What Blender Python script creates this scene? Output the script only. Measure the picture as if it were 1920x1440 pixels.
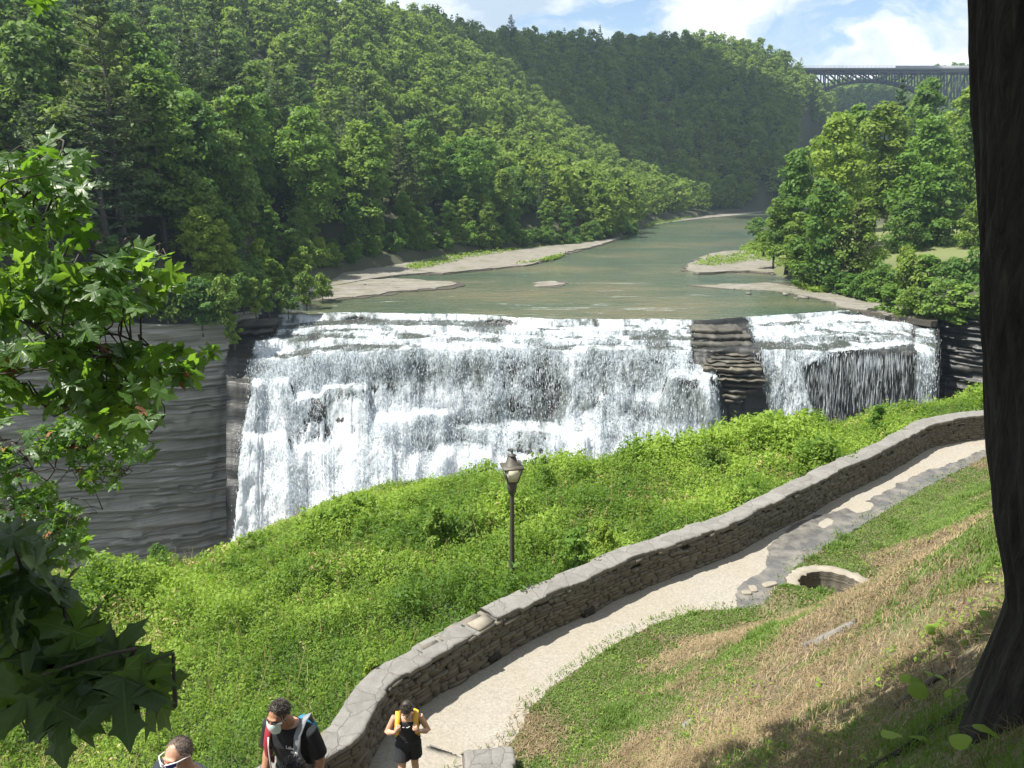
import bpy, bmesh, math, random
import numpy as np
from mathutils import Vector, Matrix, noise as mnoise
for o in list(bpy.data.objects): bpy.data.objects.remove(o)
S = bpy.context.scene
COL = S.collection
R = math.radians
# ------------------------------------------------------------------ camera
PITCH = R(15.0)
cd = bpy.data.cameras.new('camera'); cam = bpy.data.objects.new('camera', cd); COL.objects.link(cam)
cd.sensor_width = 36; cd.lens = 27.0; cd.clip_start = 0.05; cd.clip_end = 5000
cam.location = (0, 0, 0); cam.rotation_euler = (math.pi/2 - PITCH, 0, 0)
S.camera = cam
# ------------------------------------------------------------------ sun, sky, exposure
SUN = Vector((-0.47, -0.09, 0.877)).normalized()
sl = bpy.data.lights.new('sun', 'SUN'); sl.energy = 4.8; sl.angle = R(0.5); sl.color = (1.0, 0.955, 0.88)
so = bpy.data.objects.new('sun', sl); COL.objects.link(so)
so.rotation_euler = SUN.to_track_quat('Z', 'Y').to_euler()
S.view_settings.view_transform = 'Standard'; S.view_settings.look = 'None'
S.view_settings.gamma = 1; S.view_settings.use_curve_mapping = False
S.view_settings.exposure = 1.12

def nd(nt, typ, ins=None, **kw):
    n = nt.nodes.new(typ)
    for k, v in kw.items(): setattr(n, k, v)
    for k, v in (ins or {}).items():
        s = n.inputs[k]
        if isinstance(v, bpy.types.NodeSocket): nt.links.new(v, s)
        else: s.default_value = v
    return n
def c4(c): return (c[0], c[1], c[2], 1.0)
def ramp(nt, fac, stops, interp='LINEAR'):
    n = nt.nodes.new('ShaderNodeValToRGB'); n.color_ramp.interpolation = interp
    e = n.color_ramp.elements
    while len(e) < len(stops): e.new(0.5)
    for i, (p, c) in enumerate(stops):
        e[i].position = p; e[i].color = c4(c) if hasattr(c, '__len__') else (c, c, c, 1)
    nt.links.new(fac, n.inputs[0]); return n.outputs[0]
def mix(nt, f, a, b, blend='MIX'):
    n = nt.nodes.new('ShaderNodeMix'); n.data_type = 'RGBA'; n.blend_type = blend
    for i, v in ((0, f), (6, a), (7, b)):
        if isinstance(v, bpy.types.NodeSocket): nt.links.new(v, n.inputs[i])
        elif i == 0: n.inputs[i].default_value = v
        else: n.inputs[i].default_value = c4(v)
    return n.outputs[2]
def math_(nt, op, a, b=0.0, clamp=False):
    n = nt.nodes.new('ShaderNodeMath'); n.operation = op; n.use_clamp = clamp
    for i, v in ((0, a), (1, b)):
        if isinstance(v, bpy.types.NodeSocket): nt.links.new(v, n.inputs[i])
        else: n.inputs[i].default_value = v
    return n.outputs[0]
def pos(nt): return nt.nodes.new('ShaderNodeNewGeometry').outputs['Position']
def objco(nt): return nt.nodes.new('ShaderNodeTexCoord').outputs['Object']
def scaled(nt, v, s):
    return nd(nt, 'ShaderNodeMapping', {'Vector': v, 'Scale': s}).outputs[0]
def noise(nt, v, scale, detail=4, rough=0.55, dist=0.0):
    return nd(nt, 'ShaderNodeTexNoise', {'Vector': v, 'Scale': scale, 'Detail': detail, 'Roughness': rough, 'Distortion': dist}).outputs[0]
def newmat(name):
    m = bpy.data.materials.new(name); m.use_nodes = True; nt = m.node_tree
    return m, nt, nt.nodes['Principled BSDF']
def setc(nt, b, k, v):
    if isinstance(v, bpy.types.NodeSocket): nt.links.new(v, b.inputs[k])
    else: b.inputs[k].default_value = c4(v) if hasattr(v, '__len__') and len(v) == 3 else v
def bump(nt, b, h, strength=0.3, dist=0.05):
    n = nd(nt, 'ShaderNodeBump', {'Height': h, 'Strength': strength, 'Distance': dist})
    nt.links.new(n.outputs[0], b.inputs['Normal'])
def plain(name, c, rough=0.7, metal=0.0, var=0.12, scale=8.0, spec=None):
    m, nt, b = newmat(name)
    n = noise(nt, objco(nt), scale, 5)
    setc(nt, b, 'Base Color', mix(nt, n, [x*(1-var*2) for x in c], [min(1, x*(1+var*2)) for x in c]))
    setc(nt, b, 'Roughness', rough); setc(nt, b, 'Metallic', metal)
    if spec is not None: setc(nt, b, 'Specular IOR Level', spec)
    return m

w = bpy.data.worlds.new('World'); S.world = w; w.use_nodes = True
def build_world():
    nt = w.node_tree; bg = nt.nodes['Background']
    sky = nt.nodes.new('ShaderNodeTexSky'); sky.sky_type = 'NISHITA'; sky.sun_disc = False
    sky.sun_elevation = math.asin(SUN.z); sky.sun_rotation = math.atan2(SUN.x, SUN.y)
    sky.air_density = 1.0; sky.dust_density = 1.2; sky.ozone_density = 1.2
    co = nt.nodes.new('ShaderNodeTexCoord').outputs['Generated']
    # clouds: direction-space puffs, wider than tall, with crisp billowed tops
    warp = nd(nt, 'ShaderNodeTexNoise', {'Vector': scaled(nt, co, (1, 1, 1.6)), 'Scale': 9.0, 'Detail': 6}).outputs[1]
    v = nd(nt, 'ShaderNodeVectorMath', {0: co, 1: nd(nt, 'ShaderNodeVectorMath', {0: warp, 'Scale': 0.11}, operation='SCALE').outputs[0]}, operation='ADD').outputs[0]
    big = noise(nt, nd(nt, 'ShaderNodeMapping', {'Vector': v, 'Scale': (1, 1, 2.6), 'Location': (0.62, 0.2, 0.1)}).outputs[0], 3.4, 9, 0.56)
    cov = ramp(nt, big, [(0.425, 0), (0.50, 1)])
    tex = noise(nt, nd(nt, 'ShaderNodeMapping', {'Vector': v, 'Scale': (1, 1, 2.0), 'Location': (0.64, 0.2, 0.16)}).outputs[0], 7.0, 8, 0.6)
    ccol = ramp(nt, tex, [(0.36, (3.3, 4.0, 4.8)), (0.48, (4.9, 5.4, 5.8)), (0.60, (6.6, 6.7, 6.8))])
    col = mix(nt, cov, sky.outputs[0], ccol)
    nt.links.new(col, bg.inputs[0]); bg.inputs[1].default_value = 0.09
build_world()

# ------------------------------------------------------------------ helpers
CP, SP = math.cos(PITCH), math.sin(PITCH)
def W(px, py, zc):
    "point seen in the photograph's 1920x1440 frame at depth zc along the optical axis -> metres in the place"
    x = (px-960)/1440*zc; yd = (py-720)/1440*zc
    return np.array((x, zc*CP - yd*SP, -(zc*SP + yd*CP)))
def G(px, py, z):
    "the same for a point known to lie at height z"
    return W(px, py, -z/(SP + CP*(py-720)/1440))
def proj(P):
    P = np.asarray(P, float); zc = P[..., 1]*CP - P[..., 2]*SP; yd = -P[..., 1]*SP - P[..., 2]*CP
    zs = np.where(np.abs(zc) < 1e-6, 1e-6, zc)
    return 960 + 1440*P[..., 0]/zs, 720 + 1440*yd/zs, zc
rng = np.random.default_rng(7); random.seed(7)
def _h(ix, iy, seed):
    n = (ix.astype(np.int64)*374761393 + iy.astype(np.int64)*668265263 + seed*1442695041) & 0x7fffffff
    n = ((n ^ (n >> 13))*1274126177) & 0x7fffffff
    return ((n ^ (n >> 16)) & 0xffffff)/float(0xffffff)
def vn(x, y, seed=0):
    x, y = np.broadcast_arrays(np.asarray(x, float), np.asarray(y, float))
    ix, iy = np.floor(x), np.floor(y); fx, fy = x-ix, y-iy
    fx = fx*fx*(3-2*fx); fy = fy*fy*(3-2*fy)
    a, b, c, d = _h(ix, iy, seed), _h(ix+1, iy, seed), _h(ix, iy+1, seed), _h(ix+1, iy+1, seed)
    return (a*(1-fx)+b*fx)*(1-fy) + (c*(1-fx)+d*fx)*fy
def fbm(x, y, seed=0, oct=4, gain=0.5):
    s = 0; a = 1; t = 0
    for i in range(oct):
        s = s + a*vn(np.asarray(x)*2**i, np.asarray(y)*2**i, seed+i*17); t += a; a *= gain
    return s/t
def sstep(a, b, x):
    t = np.clip((np.asarray(x, float)-a)/(b-a), 0, 1); return t*t*(3-2*t)

def mesh(name, V, F, mat=None, parent=None, smooth=False, attrs=None, mi=None, link=True, loc=None):
    "numpy vertices + list of (m,k) face arrays -> one mesh object"
    V = np.asarray(V, np.float32).reshape(-1, 3)
    if isinstance(F, np.ndarray): F = [F]
    F = [np.asarray(f, np.int32) for f in F if len(f)]
    me = bpy.data.meshes.new(name)
    me.vertices.add(len(V)); me.vertices.foreach_set('co', V.ravel())
    lv = np.concatenate([f.ravel() for f in F]) if F else np.zeros(0, np.int32)
    tot = np.concatenate([np.full(len(f), f.shape[1], np.int32) for f in F]) if F else np.zeros(0, np.int32)
    st = np.concatenate(([0], np.cumsum(tot)[:-1])).astype(np.int32) if len(tot) else tot
    me.loops.add(len(lv)); me.loops.foreach_set('vertex_index', lv)
    me.polygons.add(len(tot)); me.polygons.foreach_set('loop_start', st)
    try: me.polygons.foreach_set('loop_total', tot)
    except Exception: pass
    if smooth: me.polygons.foreach_set('use_smooth', np.ones(len(tot), bool))
    if mi is not None: me.polygons.foreach_set('material_index', np.asarray(mi, np.int32))
    me.update(calc_edges=True)
    for k, (dom, val) in (attrs or {}).items():
        a = me.attributes.new(k, 'FLOAT', dom); a.data.foreach_set('value', np.asarray(val, np.float32))
    for m in (mat if isinstance(mat, (list, tuple)) else [mat]):
        if m: me.materials.append(m)
    o = bpy.data.objects.new(name, me)
    if loc is not None: o.location = loc
    if link: COL.objects.link(o)
    if parent: o.parent = parent
    return o
def tag(o, label, cat, group=None):
    o['label'] = label; o['category'] = cat
    if group: o['group'] = group
    return o
def struct(o, kind='structure'): o['kind'] = kind; return o
def thing(name, label, cat, loc=(0, 0, 0), rotz=0, group=None):
    o = bpy.data.objects.new(name, None); COL.objects.link(o); o.empty_display_size = 0.2
    o.location = loc; o.rotation_euler = (0, 0, rotz)
    return tag(o, label, cat, group)
def dup(root, loc, rot=(0, 0, 0), sc=(1, 1, 1), label=None, group=None):
    r = root.copy(); COL.objects.link(r); r.location = loc; r.rotation_euler = rot; r.scale = sc
    if label: r['label'] = label
    if group: r['group'] = group
    for ch in list(root.children):
        c = ch.copy(); COL.objects.link(c); c.parent = r
        for g in ch.children:
            d = g.copy(); COL.objects.link(d); d.parent = c
    return r
def grid_faces(nu, nv, closed=False):
    a = np.arange(nu*nv).reshape(nu, nv)
    if closed: a = np.vstack([a, a[:1]])
    return np.stack([a[:-1, :-1], a[1:, :-1], a[1:, 1:], a[:-1, 1:]], -1).reshape(-1, 4)
class MB:
    "collects pieces (vertices + faces) that become ONE mesh"
    def __init__(s): s.V = []; s.F = {}; s.n = 0; s.A = {}
    def add(s, V, F, a=None):
        V = np.asarray(V, float).reshape(-1, 3)
        for f in (F if isinstance(F, list) else [F]):
            f = np.asarray(f, int)
            if len(f):
                s.F.setdefault(f.shape[1], []).append(f + s.n)
                s.A.setdefault(f.shape[1], []).append(np.full(len(f), 0.5 if a is None else a) if np.isscalar(a) or a is None else np.asarray(a, float))
        s.V.append(V); s.n += len(V)
    def box(s, c, d, rotz=0.0, jit=0.0, a=None, axes=None):
        v = np.array([(i, j, k) for i in (-.5, .5) for j in (-.5, .5) for k in (-.5, .5)])*np.asarray(d)
        if jit: v = v + rng.uniform(-jit, jit, v.shape)
        if axes is not None: v = v @ np.asarray(axes)
        elif rotz:
            cz, sz = math.cos(rotz), math.sin(rotz); v = v @ np.array([[cz, sz, 0], [-sz, cz, 0], [0, 0, 1]])
        s.add(v + np.asarray(c), np.array([(0, 1, 3, 2), (4, 6, 7, 5), (0, 4, 5, 1), (2, 3, 7, 6), (0, 2, 6, 4), (1, 5, 7, 3)]), a)
    def bar(s, a, b, w, h=None, up=(0, 0, 1), at=None):
        a = np.asarray(a, float); b = np.asarray(b, float); d = b-a; L = np.linalg.norm(d); d = d/L
        u = np.asarray(up, float)
        if abs(d @ u) > 0.98: u = np.array((0, 1.0, 0))
        x = np.cross(d, u); x /= np.linalg.norm(x); y = np.cross(x, d)
        s.box((a+b)/2, (L, w, h or w), axes=np.stack([d, x, y]), a=at)
    def tube(s, pts, rad, n=8, a=None, cap=True):
        pts = np.asarray(pts, float); m = len(pts); rad = np.broadcast_to(np.asarray(rad, float), (m,))
        t = np.gradient(pts, axis=0); t /= np.linalg.norm(t, axis=1)[:, None]+1e-9
        ref = np.array((0, 0, 1.0)) if abs(t[0] @ (0, 0, 1)) < .9 else np.array((1.0, 0, 0))
        ring = []
        for i in range(m):
            x = np.cross(t[i], ref); x /= np.linalg.norm(x)+1e-9; y = np.cross(t[i], x); ref = np.cross(x, t[i])
            an = np.arange(n)*2*math.pi/n
            ring.append(pts[i] + rad[i]*(np.cos(an)[:, None]*x + np.sin(an)[:, None]*y))
        V = np.concatenate(ring); i = np.arange(m*n).reshape(m, n)
        j = np.roll(i, -1, 1)
        F = np.stack([i[:-1], j[:-1], j[1:], i[1:]], -1).reshape(-1, 4)
        fs = [F]
        if cap:
            V = np.vstack([V, pts[0], pts[-1]]); k = m*n
            fs.append(np.concatenate([np.stack([j[0], i[0], np.full(n, k)], -1), np.stack([i[-1], j[-1], np.full(n, k+1)], -1)]))
        s.add(V, fs, a)
    def lathe(s, prof, c=(0, 0, 0), n=16, a=None):
        "prof: list of (radius, z)"
        s.tube([(c[0], c[1], c[2]+z) for r, z in prof], [r for r, z in prof], n, a)
    def ell(s, c, r, nu=16, nv=10, rot=None, a=None):
        th = np.linspace(0, math.pi, nv); ph = np.arange(nu)*2*math.pi/nu
        V = np.stack([np.outer(np.sin(th), np.cos(ph)), np.outer(np.sin(th), np.sin(ph)), np.outer(np.cos(th), np.ones(nu))], -1).reshape(-1, 3)*np.asarray(r)
        if rot is not None: V = V @ np.asarray(rot).T
        i = np.arange(nv*nu).reshape(nv, nu); j = np.roll(i, -1, 1)
        s.add(V+np.asarray(c), np.stack([i[:-1], i[1:], j[1:], j[:-1]], -1).reshape(-1, 4), a)
    def build(s, name, mat, parent=None, smooth=False, **kw):
        ks = list(s.F); F = [np.concatenate(s.F[k]) for k in ks]; A = np.concatenate([np.concatenate(s.A[k]) for k in ks]) if ks else []
        return mesh(name, np.concatenate(s.V), F, mat, parent, smooth, {'rnd': ('FACE', A)}, **kw)
def resample(P, step, smooth=True):
    P = np.asarray(P, float)
    if smooth and len(P) > 2:
        Q = np.vstack([2*P[0]-P[1], P, 2*P[-1]-P[-2]]); out = []
        for i in range(1, len(Q)-2):
            t = np.linspace(0, 1, 12, endpoint=False)[:, None]; a, b, c, d = Q[i-1], Q[i], Q[i+1], Q[i+2]
            out.append(0.5*((2*b)+(c-a)*t+(2*a-5*b+4*c-d)*t**2+(3*b-a-3*c+d)*t**3))
        P = np.vstack(out+[P[-1:]])
    L = np.concatenate(([0], np.cumsum(np.linalg.norm(np.diff(P[:, :2], axis=0), axis=1))))
    n = max(2, int(L[-1]/step)+1); t = np.linspace(0, L[-1], n)
    return np.stack([np.interp(t, L, P[:, k]) for k in range(P.shape[1])], 1)
def sdist(x, y, P):
    "distance to a plan polyline, positive on its left"
    x = np.asarray(x, float); y = np.asarray(y, float); best = np.full(x.shape, 1e18); sg = np.ones(x.shape)
    for (ax, ay), (bx, by) in zip(P[:-1, :2], P[1:, :2]):
        dx, dy = bx-ax, by-ay; L = dx*dx+dy*dy+1e-12
        t = np.clip(((x-ax)*dx+(y-ay)*dy)/L, 0, 1); ex, ey = x-ax-t*dx, y-ay-t*dy; d = ex*ex+ey*ey
        c = dx*(y-ay)-dy*(x-ax); m = d < best - 1e-9
        best = np.where(m, d, best); sg = np.where(m, np.sign(c), sg)
    return np.sqrt(best)*sg
def inpoly(x, y, P):
    x = np.asarray(x, float); r = np.zeros(x.shape, bool); n = len(P)
    for i in range(n):
        (ax, ay), (bx, by) = P[i][:2], P[i-1][:2]
        r ^= ((ay > y) != (by > y)) & (x < (bx-ax)*(y-ay)/(by-ay+1e-12)+ax)
    return r
# ================================================================== the far setting: river, hills, cliffs
WATER = -17.5
def m_hill():
    m, nt, b = newmat('forest_floor'); p = pos(nt)
    n = noise(nt, p, .3, 5); f = noise(nt, p, 2.5, 5, .7)
    d = nd(nt, 'ShaderNodeVectorMath', {0: p, 1: (88, 160, -12)}, operation='DISTANCE').outputs['Value']
    lawn = ramp(nt, math_(nt, 'DIVIDE', d, 60.), [(.55, 1), (.85, 0)])
    c = mix(nt, n, (.028, .034, .016), (.06, .062, .03)); c = mix(nt, lawn, c, mix(nt, f, (.075, .10, .03), (.17, .18, .065)))
    setc(nt, b, 'Base Color', c); setc(nt, b, 'Roughness', .95); return m
M_hill = m_hill()
TL = np.array([(-120, 55), (-85, 66), (-56, 79), (-35, 90), (-34.5, 104), (-33, 118), (-32, 144), (-14, 179), (34, 235), (58, 323), (96, 385), (140, 432), (190, 462), (222, 500), (236, 560), (250, 700)], float)
TR = np.array([(110, 62), (76, 84), (57.5, 96), (55, 104), (55, 120), (51, 133), (50, 146), (60, 179), (82, 247), (124, 330), (200, 420), (262, 480), (290, 560), (300, 700)], float)
CREST = np.array([tuple(W(a, b, c)-np.array((0, 0, 12))) for a, b, c in [(-300, -260, 190), (200, -120, 230), (500, -45, 260), (700, 2, 300), (800, 22, 350), (900, 55, 400), (1000, 58, 440), (1100, 65, 470), (1200, 65, 490), (1300, 65, 505), (1400, 76, 515), (1450, 88, 518), (1500, 118, 520), (1530, 158, 520), (1548, 215, 520), (1560, 290, 520)]])
LIPX = np.array([-31, -18, -8, -3.5, 0.5, 12, 24, 30, 37, 43, 48, 51, 53.5])
LIPY = np.array([102.0, 102.6, 102.2, 101.0, 98.6, 98.0, 97.6, 99.5, 101.8, 104.6, 103.0, 100.5, 98.0])
def lip_y(x):
    x = np.asarray(x, float); return np.interp(x, LIPX, LIPY) + 1.8*(fbm(x*.13+3, x*0, 101, 3)-.5) + 1.0*(np.floor(4*fbm(x*.16, x*0, 103, 2))/4-.5)
def terrain_z(x, y):
    x = np.asarray(x, float); y = np.asarray(y, float)
    dl = sdist(x, y, TL); dr = -sdist(x, y, TR)
    n = fbm(x*.02, y*.02, 3, 4)-.5
    # left: bank, bench, then the steep side of the ridge
    hb = np.interp(y, [80, 140, 200, 260, 330, 420], [8, 6, 1, -2, -4, -6])
    rise = np.interp(dl, [0, 4, 30, 62, 150, 400], [0, 1.5, 15, 21, 26, 30])
    zl = -16.2 + rise*(hb+16)/21 + n*5*sstep(5, 60, dl)
    best = np.full(x.shape, 1e18); cz = np.zeros(x.shape); cs = np.zeros(x.shape)
    for (ax, ay, az), (bx, by, bz) in zip(CREST[:-1], CREST[1:]):
        dx, dy = bx-ax, by-ay; t = np.clip(((x-ax)*dx+(y-ay)*dy)/(dx*dx+dy*dy), 0, 1); ex, ey = x-ax-t*dx, y-ay-t*dy
        d = ex*ex+ey*ey; m = d < best; best = np.where(m, d, best); cz = np.where(m, az+t*(bz-az), cz); cs = np.where(m, np.sign(dx*(y-ay)-dy*(x-ax)), cs)
    dc = np.sqrt(best); ridge = cz - np.where(cs > 0, .12, .80)*dc*(1+.25*n) + 5*n*sstep(0, 40, dc)
    zl = np.maximum(zl, ridge)
    zl = np.where(dl < 4, np.maximum(np.minimum(zl, WATER+.35+dl*2), WATER+.35), zl)
    zr = -16.6 + np.interp(dr, [0, 3, 12, 30, 60, 150, 300], [0, .8, 3.0, 5.2, 9, 30, 46]) + n*3*sstep(10, 60, dr)
    far = np.interp(y, [560, 640, 700, 760, 900], [-60, -40, 25, 66, 84]) + 20*n + np.clip((x-330)*.16, 0, 40)
    zr = np.maximum(zr, far)
    bed = np.full(x.shape, WATER-1.2)
    z = np.where(dl > 0, zl, np.where(dr > 0, zr, bed))
    z = np.where((y > 560), np.maximum(z, far), z)
    gorge = (y < np.where((x > -31) & (x < 53), lip_y(x)+.6, 200)) & (dl <= .3) & (dr <= .3)
    return z, gorge
def build_terrain():
    xs = np.arange(-330, 480, 3.0); ys = np.arange(50, 960, 3.0)
    X, Y = np.meshgrid(xs, ys, indexing='ij'); Z, g = terrain_z(X, Y)
    V = np.stack([X, Y, Z], -1).reshape(-1, 3); F = grid_faces(len(xs), len(ys)); gb = g.ravel()
    F = F[~gb[F].any(1)]
    o = mesh('hill', V, F, M_hill, smooth=True); struct(o)
    # the low country round it all, one sheet to the horizon
    n = 41; g1 = np.linspace(-1, 1, n); g1 = np.sign(g1)*np.abs(g1)**1.5*3500
    X, Y = np.meshgrid(g1, g1, indexing='ij'); Z = np.full(X.shape, -53.0)
    struct(mesh('ground', np.stack([X, Y, Z], -1).reshape(-1, 3), grid_faces(n, n), M_hill))
build_terrain()

# ---- river
def m_river():
    m, nt, b = newmat('river_water')
    p = pos(nt)
    # riverbed seen through shallow water: weedy green, brown rock shelves
    n1 = noise(nt, scaled(nt, p, (.035, .07, 1)), 1.0, 4, .6)
    n2 = noise(nt, scaled(nt, p, (.10, .22, 1)), 1.0, 5, .6)
    bed = ramp(nt, n1, [(0.36, (0.045, 0.072, 0.046)), (0.52, (0.075, 0.090, 0.052)), (0.66, (0.125, 0.115, 0.065))])
    # foam lines lying on the water
    st = noise(nt, scaled(nt, p, (.06, .5, 1)), 1.0, 7, .72, 1.2)
    fm = ramp(nt, st, [(0.60, 0), (0.70, .8)])
    sep = nd(nt, 'ShaderNodeSeparateXYZ', {0: p}).outputs
    near = math_(nt, 'MULTIPLY', math_(nt, 'SUBTRACT', 160.0, sep[1]), 1/55., True)
    fm = math_(nt, 'MULTIPLY', fm, math_(nt, 'ADD', math_(nt, 'MULTIPLY', near, .75), .18))
    setc(nt, b, 'Base Color', mix(nt, fm, bed, (.62, .66, .64)))
    setc(nt, b, 'Roughness', math_(nt, 'ADD', math_(nt, 'MULTIPLY', n2, .16), .06)); setc(nt, b, 'IOR', 1.33)
    h = math_(nt, 'ADD', noise(nt, scaled(nt, p, (.5, 1.2, 1)), 1.0, 3, .6), math_(nt, 'MULTIPLY', noise(nt, scaled(nt, p, (2.2, 4, 1)), 1.0, 2, .5), .35))
    bump(nt, b, h, .85, .35)
    return m
M_river = m_river()
def build_river():
    u = np.linspace(0, 1, 200); xs = -31+u*84; t = np.concatenate([[0, .002, .004, .008], np.linspace(.015, 1, 60)])
    V = []
    for tt in t:
        fx = -140+u*560; V.append(np.stack([xs*(1-tt)+fx*tt, lip_y(xs)*(1-tt)+640*tt, np.full(200, WATER)], -1))
    V = np.array(V); V[0, :, 2] -= .12; V[1, :, 2] -= .03
    struct(mesh('river', V.reshape(-1, 3), grid_faces(len(t), 200), M_river, smooth=True))
build_river()

# ---- layered rock
def m_rock(name, cols, zs=2.2, rough=.85, damp=None):
    m, nt, b = newmat(name)
    p = pos(nt)
    lay = noise(nt, scaled(nt, p, (.010, .010, zs)), 1.0, 6, .85, .0)
    big = noise(nt, scaled(nt, p, (.08, .08, .12)), 1.0, 4, .6)
    fine = noise(nt, scaled(nt, p, (.9, .9, 7)), 1.0, 6, .75)
    c = ramp(nt, lay, [(0.28, cols[0]), (0.46, cols[1]), (0.56, cols[2]), (0.72, cols[3])])
    c = mix(nt, math_(nt, 'MULTIPLY', ramp(nt, big, [(.42, 0), (.62, 1)]), .55), c, damp or cols[0])
    c = mix(nt, math_(nt, 'MULTIPLY', fine, .5), c, cols[2], 'OVERLAY')
    setc(nt, b, 'Base Color', c); setc(nt, b, 'Roughness', rough)
    bump(nt, b, math_(nt, 'ADD', lay, math_(nt, 'MULTIPLY', fine, .6)), .45, .2)
    return m
M_cliff = m_rock('gorge_shale', [(.12, .122, .105), (.26, .25, .22), (.36, .345, .305), (.52, .50, .45)], zs=4.5, damp=(.16, .17, .13))
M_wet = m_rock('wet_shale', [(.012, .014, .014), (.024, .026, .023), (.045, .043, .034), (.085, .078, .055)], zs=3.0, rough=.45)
M_shelfwet = m_rock('wet_shelf_rock', [(.035, .03, .022), (.07, .06, .042), (.11, .095, .07), (.15, .13, .10)], zs=.6, rough=.5)
def m_shelf():
    m, nt, b = newmat('river_shelf_rock'); p = pos(nt)
    n = noise(nt, scaled(nt, p, (.35, .8, 1)), 1.0, 7, .72, .6); f = noise(nt, scaled(nt, p, (2.5, 6, 1)), 1.0, 4, .7); g = noise(nt, p, .22, 4, .6)
    c = ramp(nt, n, [(.36, (.05, .043, .032)), (.45, (.125, .112, .088)), (.58, (.19, .175, .145)), (.70, (.28, .265, .23))])
    c = mix(nt, .35, c, mix(nt, f, (.10, .09, .07), (.30, .28, .24))); c = mix(nt, math_(nt, 'MULTIPLY', ramp(nt, g, [(.52, 0), (.66, 1)]), .6), c, (.10, .11, .045))
    setc(nt, b, 'Base Color', c); setc(nt, b, 'Roughness', .9); bump(nt, b, math_(nt, 'ADD', n, math_(nt, 'MULTIPLY', f, .4)), .8, .2); return m
M_shelf = m_shelf()
def cliff(name, plan, top, mat, zb=-53, seed=0, rough=1.0, batter=.05):
    P = resample(np.array(plan, float), .35); P = np.repeat(P, 1, 0); n = len(P)
    t = np.gradient(P, axis=0); t /= np.linalg.norm(t, axis=1)[:, None]; nrm = np.stack([t[:, 1], -t[:, 0]], 1)
    L = np.arange(n)*.35
    zt = np.interp(np.linspace(0, 1, n), np.linspace(0, 1, len(top)), top)
    zs = [0.0]; r = np.random.default_rng(seed)
    offs = [0.0]; o = 0
    while zs[-1] < 42:
        th = float(r.choice([.12, .18, .26, .4, .8], p=[.30, .27, .22, .13, .08])); o = r.uniform(-.22, .22)+.5*o*r.random()
        zs += [zs[-1]+th*.15, zs[-1]+th]; offs += [o, o]
    zs = np.array(zs); offs = np.array(offs); V = []
    for z, o in zip(zs, offs):
        blk = np.floor(L*.4+2*vn(L*.2, np.full(n, round(z*.6)), seed+7)+_h(np.array([int(z*3)]), np.array([3]), seed)[0]*5)
        q = rough*(.60*(_h(blk, np.full(n, int(z*1.3)), seed+13)-.5) + o*(.55+.5*(_h(blk, np.full(n, int(z*3.1)), seed+21))) + 1.5*(fbm(L*.055, np.full(n, z*.03), seed+5, 3)-.5) + .9*(np.floor(5*fbm(L*.11+z*.02, np.full(n, 2.), seed+25, 2))/5-.5) + .10*(fbm(L*1.1, np.full(n, z*1.7), seed+9, 3)-.5)) + z*batter + 3.5*sstep(26, 40, z)*(fbm(L*.15, np.full(n, z*.2), seed+4))
        V.append(np.stack([P[:, 0]+nrm[:, 0]*q, P[:, 1]+nrm[:, 1]*q, zt-z], -1))
    V = np.array(V)
    back = V[:1].copy(); back[0, :, :2] -= nrm*.9; back[0, :, 2] += .1
    V = np.concatenate([back, V]); 
    return struct(mesh(name, V.reshape(-1, 3), grid_faces(len(V), n)[:, ::-1], mat))
cliff('cliff', [(-130, 52), (-85, 66), (-56, 79), (-36.5, 89), (-34.3, 91.5), (-35.2, 95), (-34.4, 98), (-33.6, 101), (-34, 104)], [-10, -11, -12.4, -13.8, -14, -16.6, -17.2], M_cliff, seed=3)
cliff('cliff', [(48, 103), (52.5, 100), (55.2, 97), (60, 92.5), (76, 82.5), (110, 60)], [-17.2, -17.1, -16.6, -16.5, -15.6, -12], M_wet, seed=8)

# ---- pale rock shelves in the river
def shelf(pxs, h=.35, name='rock_shelf', seed=1):
    shelf_layer(pxs, h*.42, name, seed, M_shelfwet, .55); shelf_layer(pxs, h, name, seed+30, M_shelf, -.35)
def shelf_layer(pxs, h, name, seed, mat, grow):
    P = np.array([G(a, b, WATER) for a, b in pxs])[:, :2]
    P = resample(np.vstack([P, P[:1]]), .8)[:-1]; n = len(P); k = np.arange(n)
    c = P.mean(0); 
    P = P + (P-c)/np.linalg.norm(P-c, axis=1)[:, None]*((fbm(k*.35, k*0, seed, 3)-.5)*2.6+grow+.5*np.round(2*(vn(k*.16, k*0, seed+3)-.5)))[:, None]
    bm = bmesh.new()
    rings = []
    hh = h*.6*(.45+1.1*fbm(P[:, 0]*.12, P[:, 1]*.12, seed+4))
    vb = [bm.verts.new((p[0], p[1], WATER-.6)) for p in P]; vt = [bm.verts.new((p[0]+.05, p[1]+.05, WATER+z)) for p, z in zip(P, hh)]
    for i in range(n): bm.faces.new((vb[i], vb[(i+1) % n], vt[(i+1) % n], vt[i]))
    f = bm.faces.new(vt); bmesh.ops.triangulate(bm, faces=[f]); bmesh.ops.recalc_face_normals(bm, faces=bm.faces)
    me = bpy.data.meshes.new(name); bm.to_mesh(me); bm.free(); me.materials.append(mat)
    o = bpy.data.objects.new(name, me); COL.objects.link(o); return struct(o)
shelf([(596, 527), (640, 515), (760, 492), (830, 472), (900, 466), (1000, 452), (1095, 442), (1150, 441), (1163, 447), (1120, 462), (1072, 474), (1010, 494), (930, 505), (845, 513), (770, 516), (700, 524), (620, 538)], .55, seed=2)
shelf([(570, 556), (600, 545), (640, 533), (720, 524), (800, 527), (858, 532), (835, 541), (760, 548), (690, 556), (600, 564)], .35, seed=5)
shelf([(1003, 532), (1030, 528), (1062, 531), (1050, 537), (1010, 537)], .2, seed=6)
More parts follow.
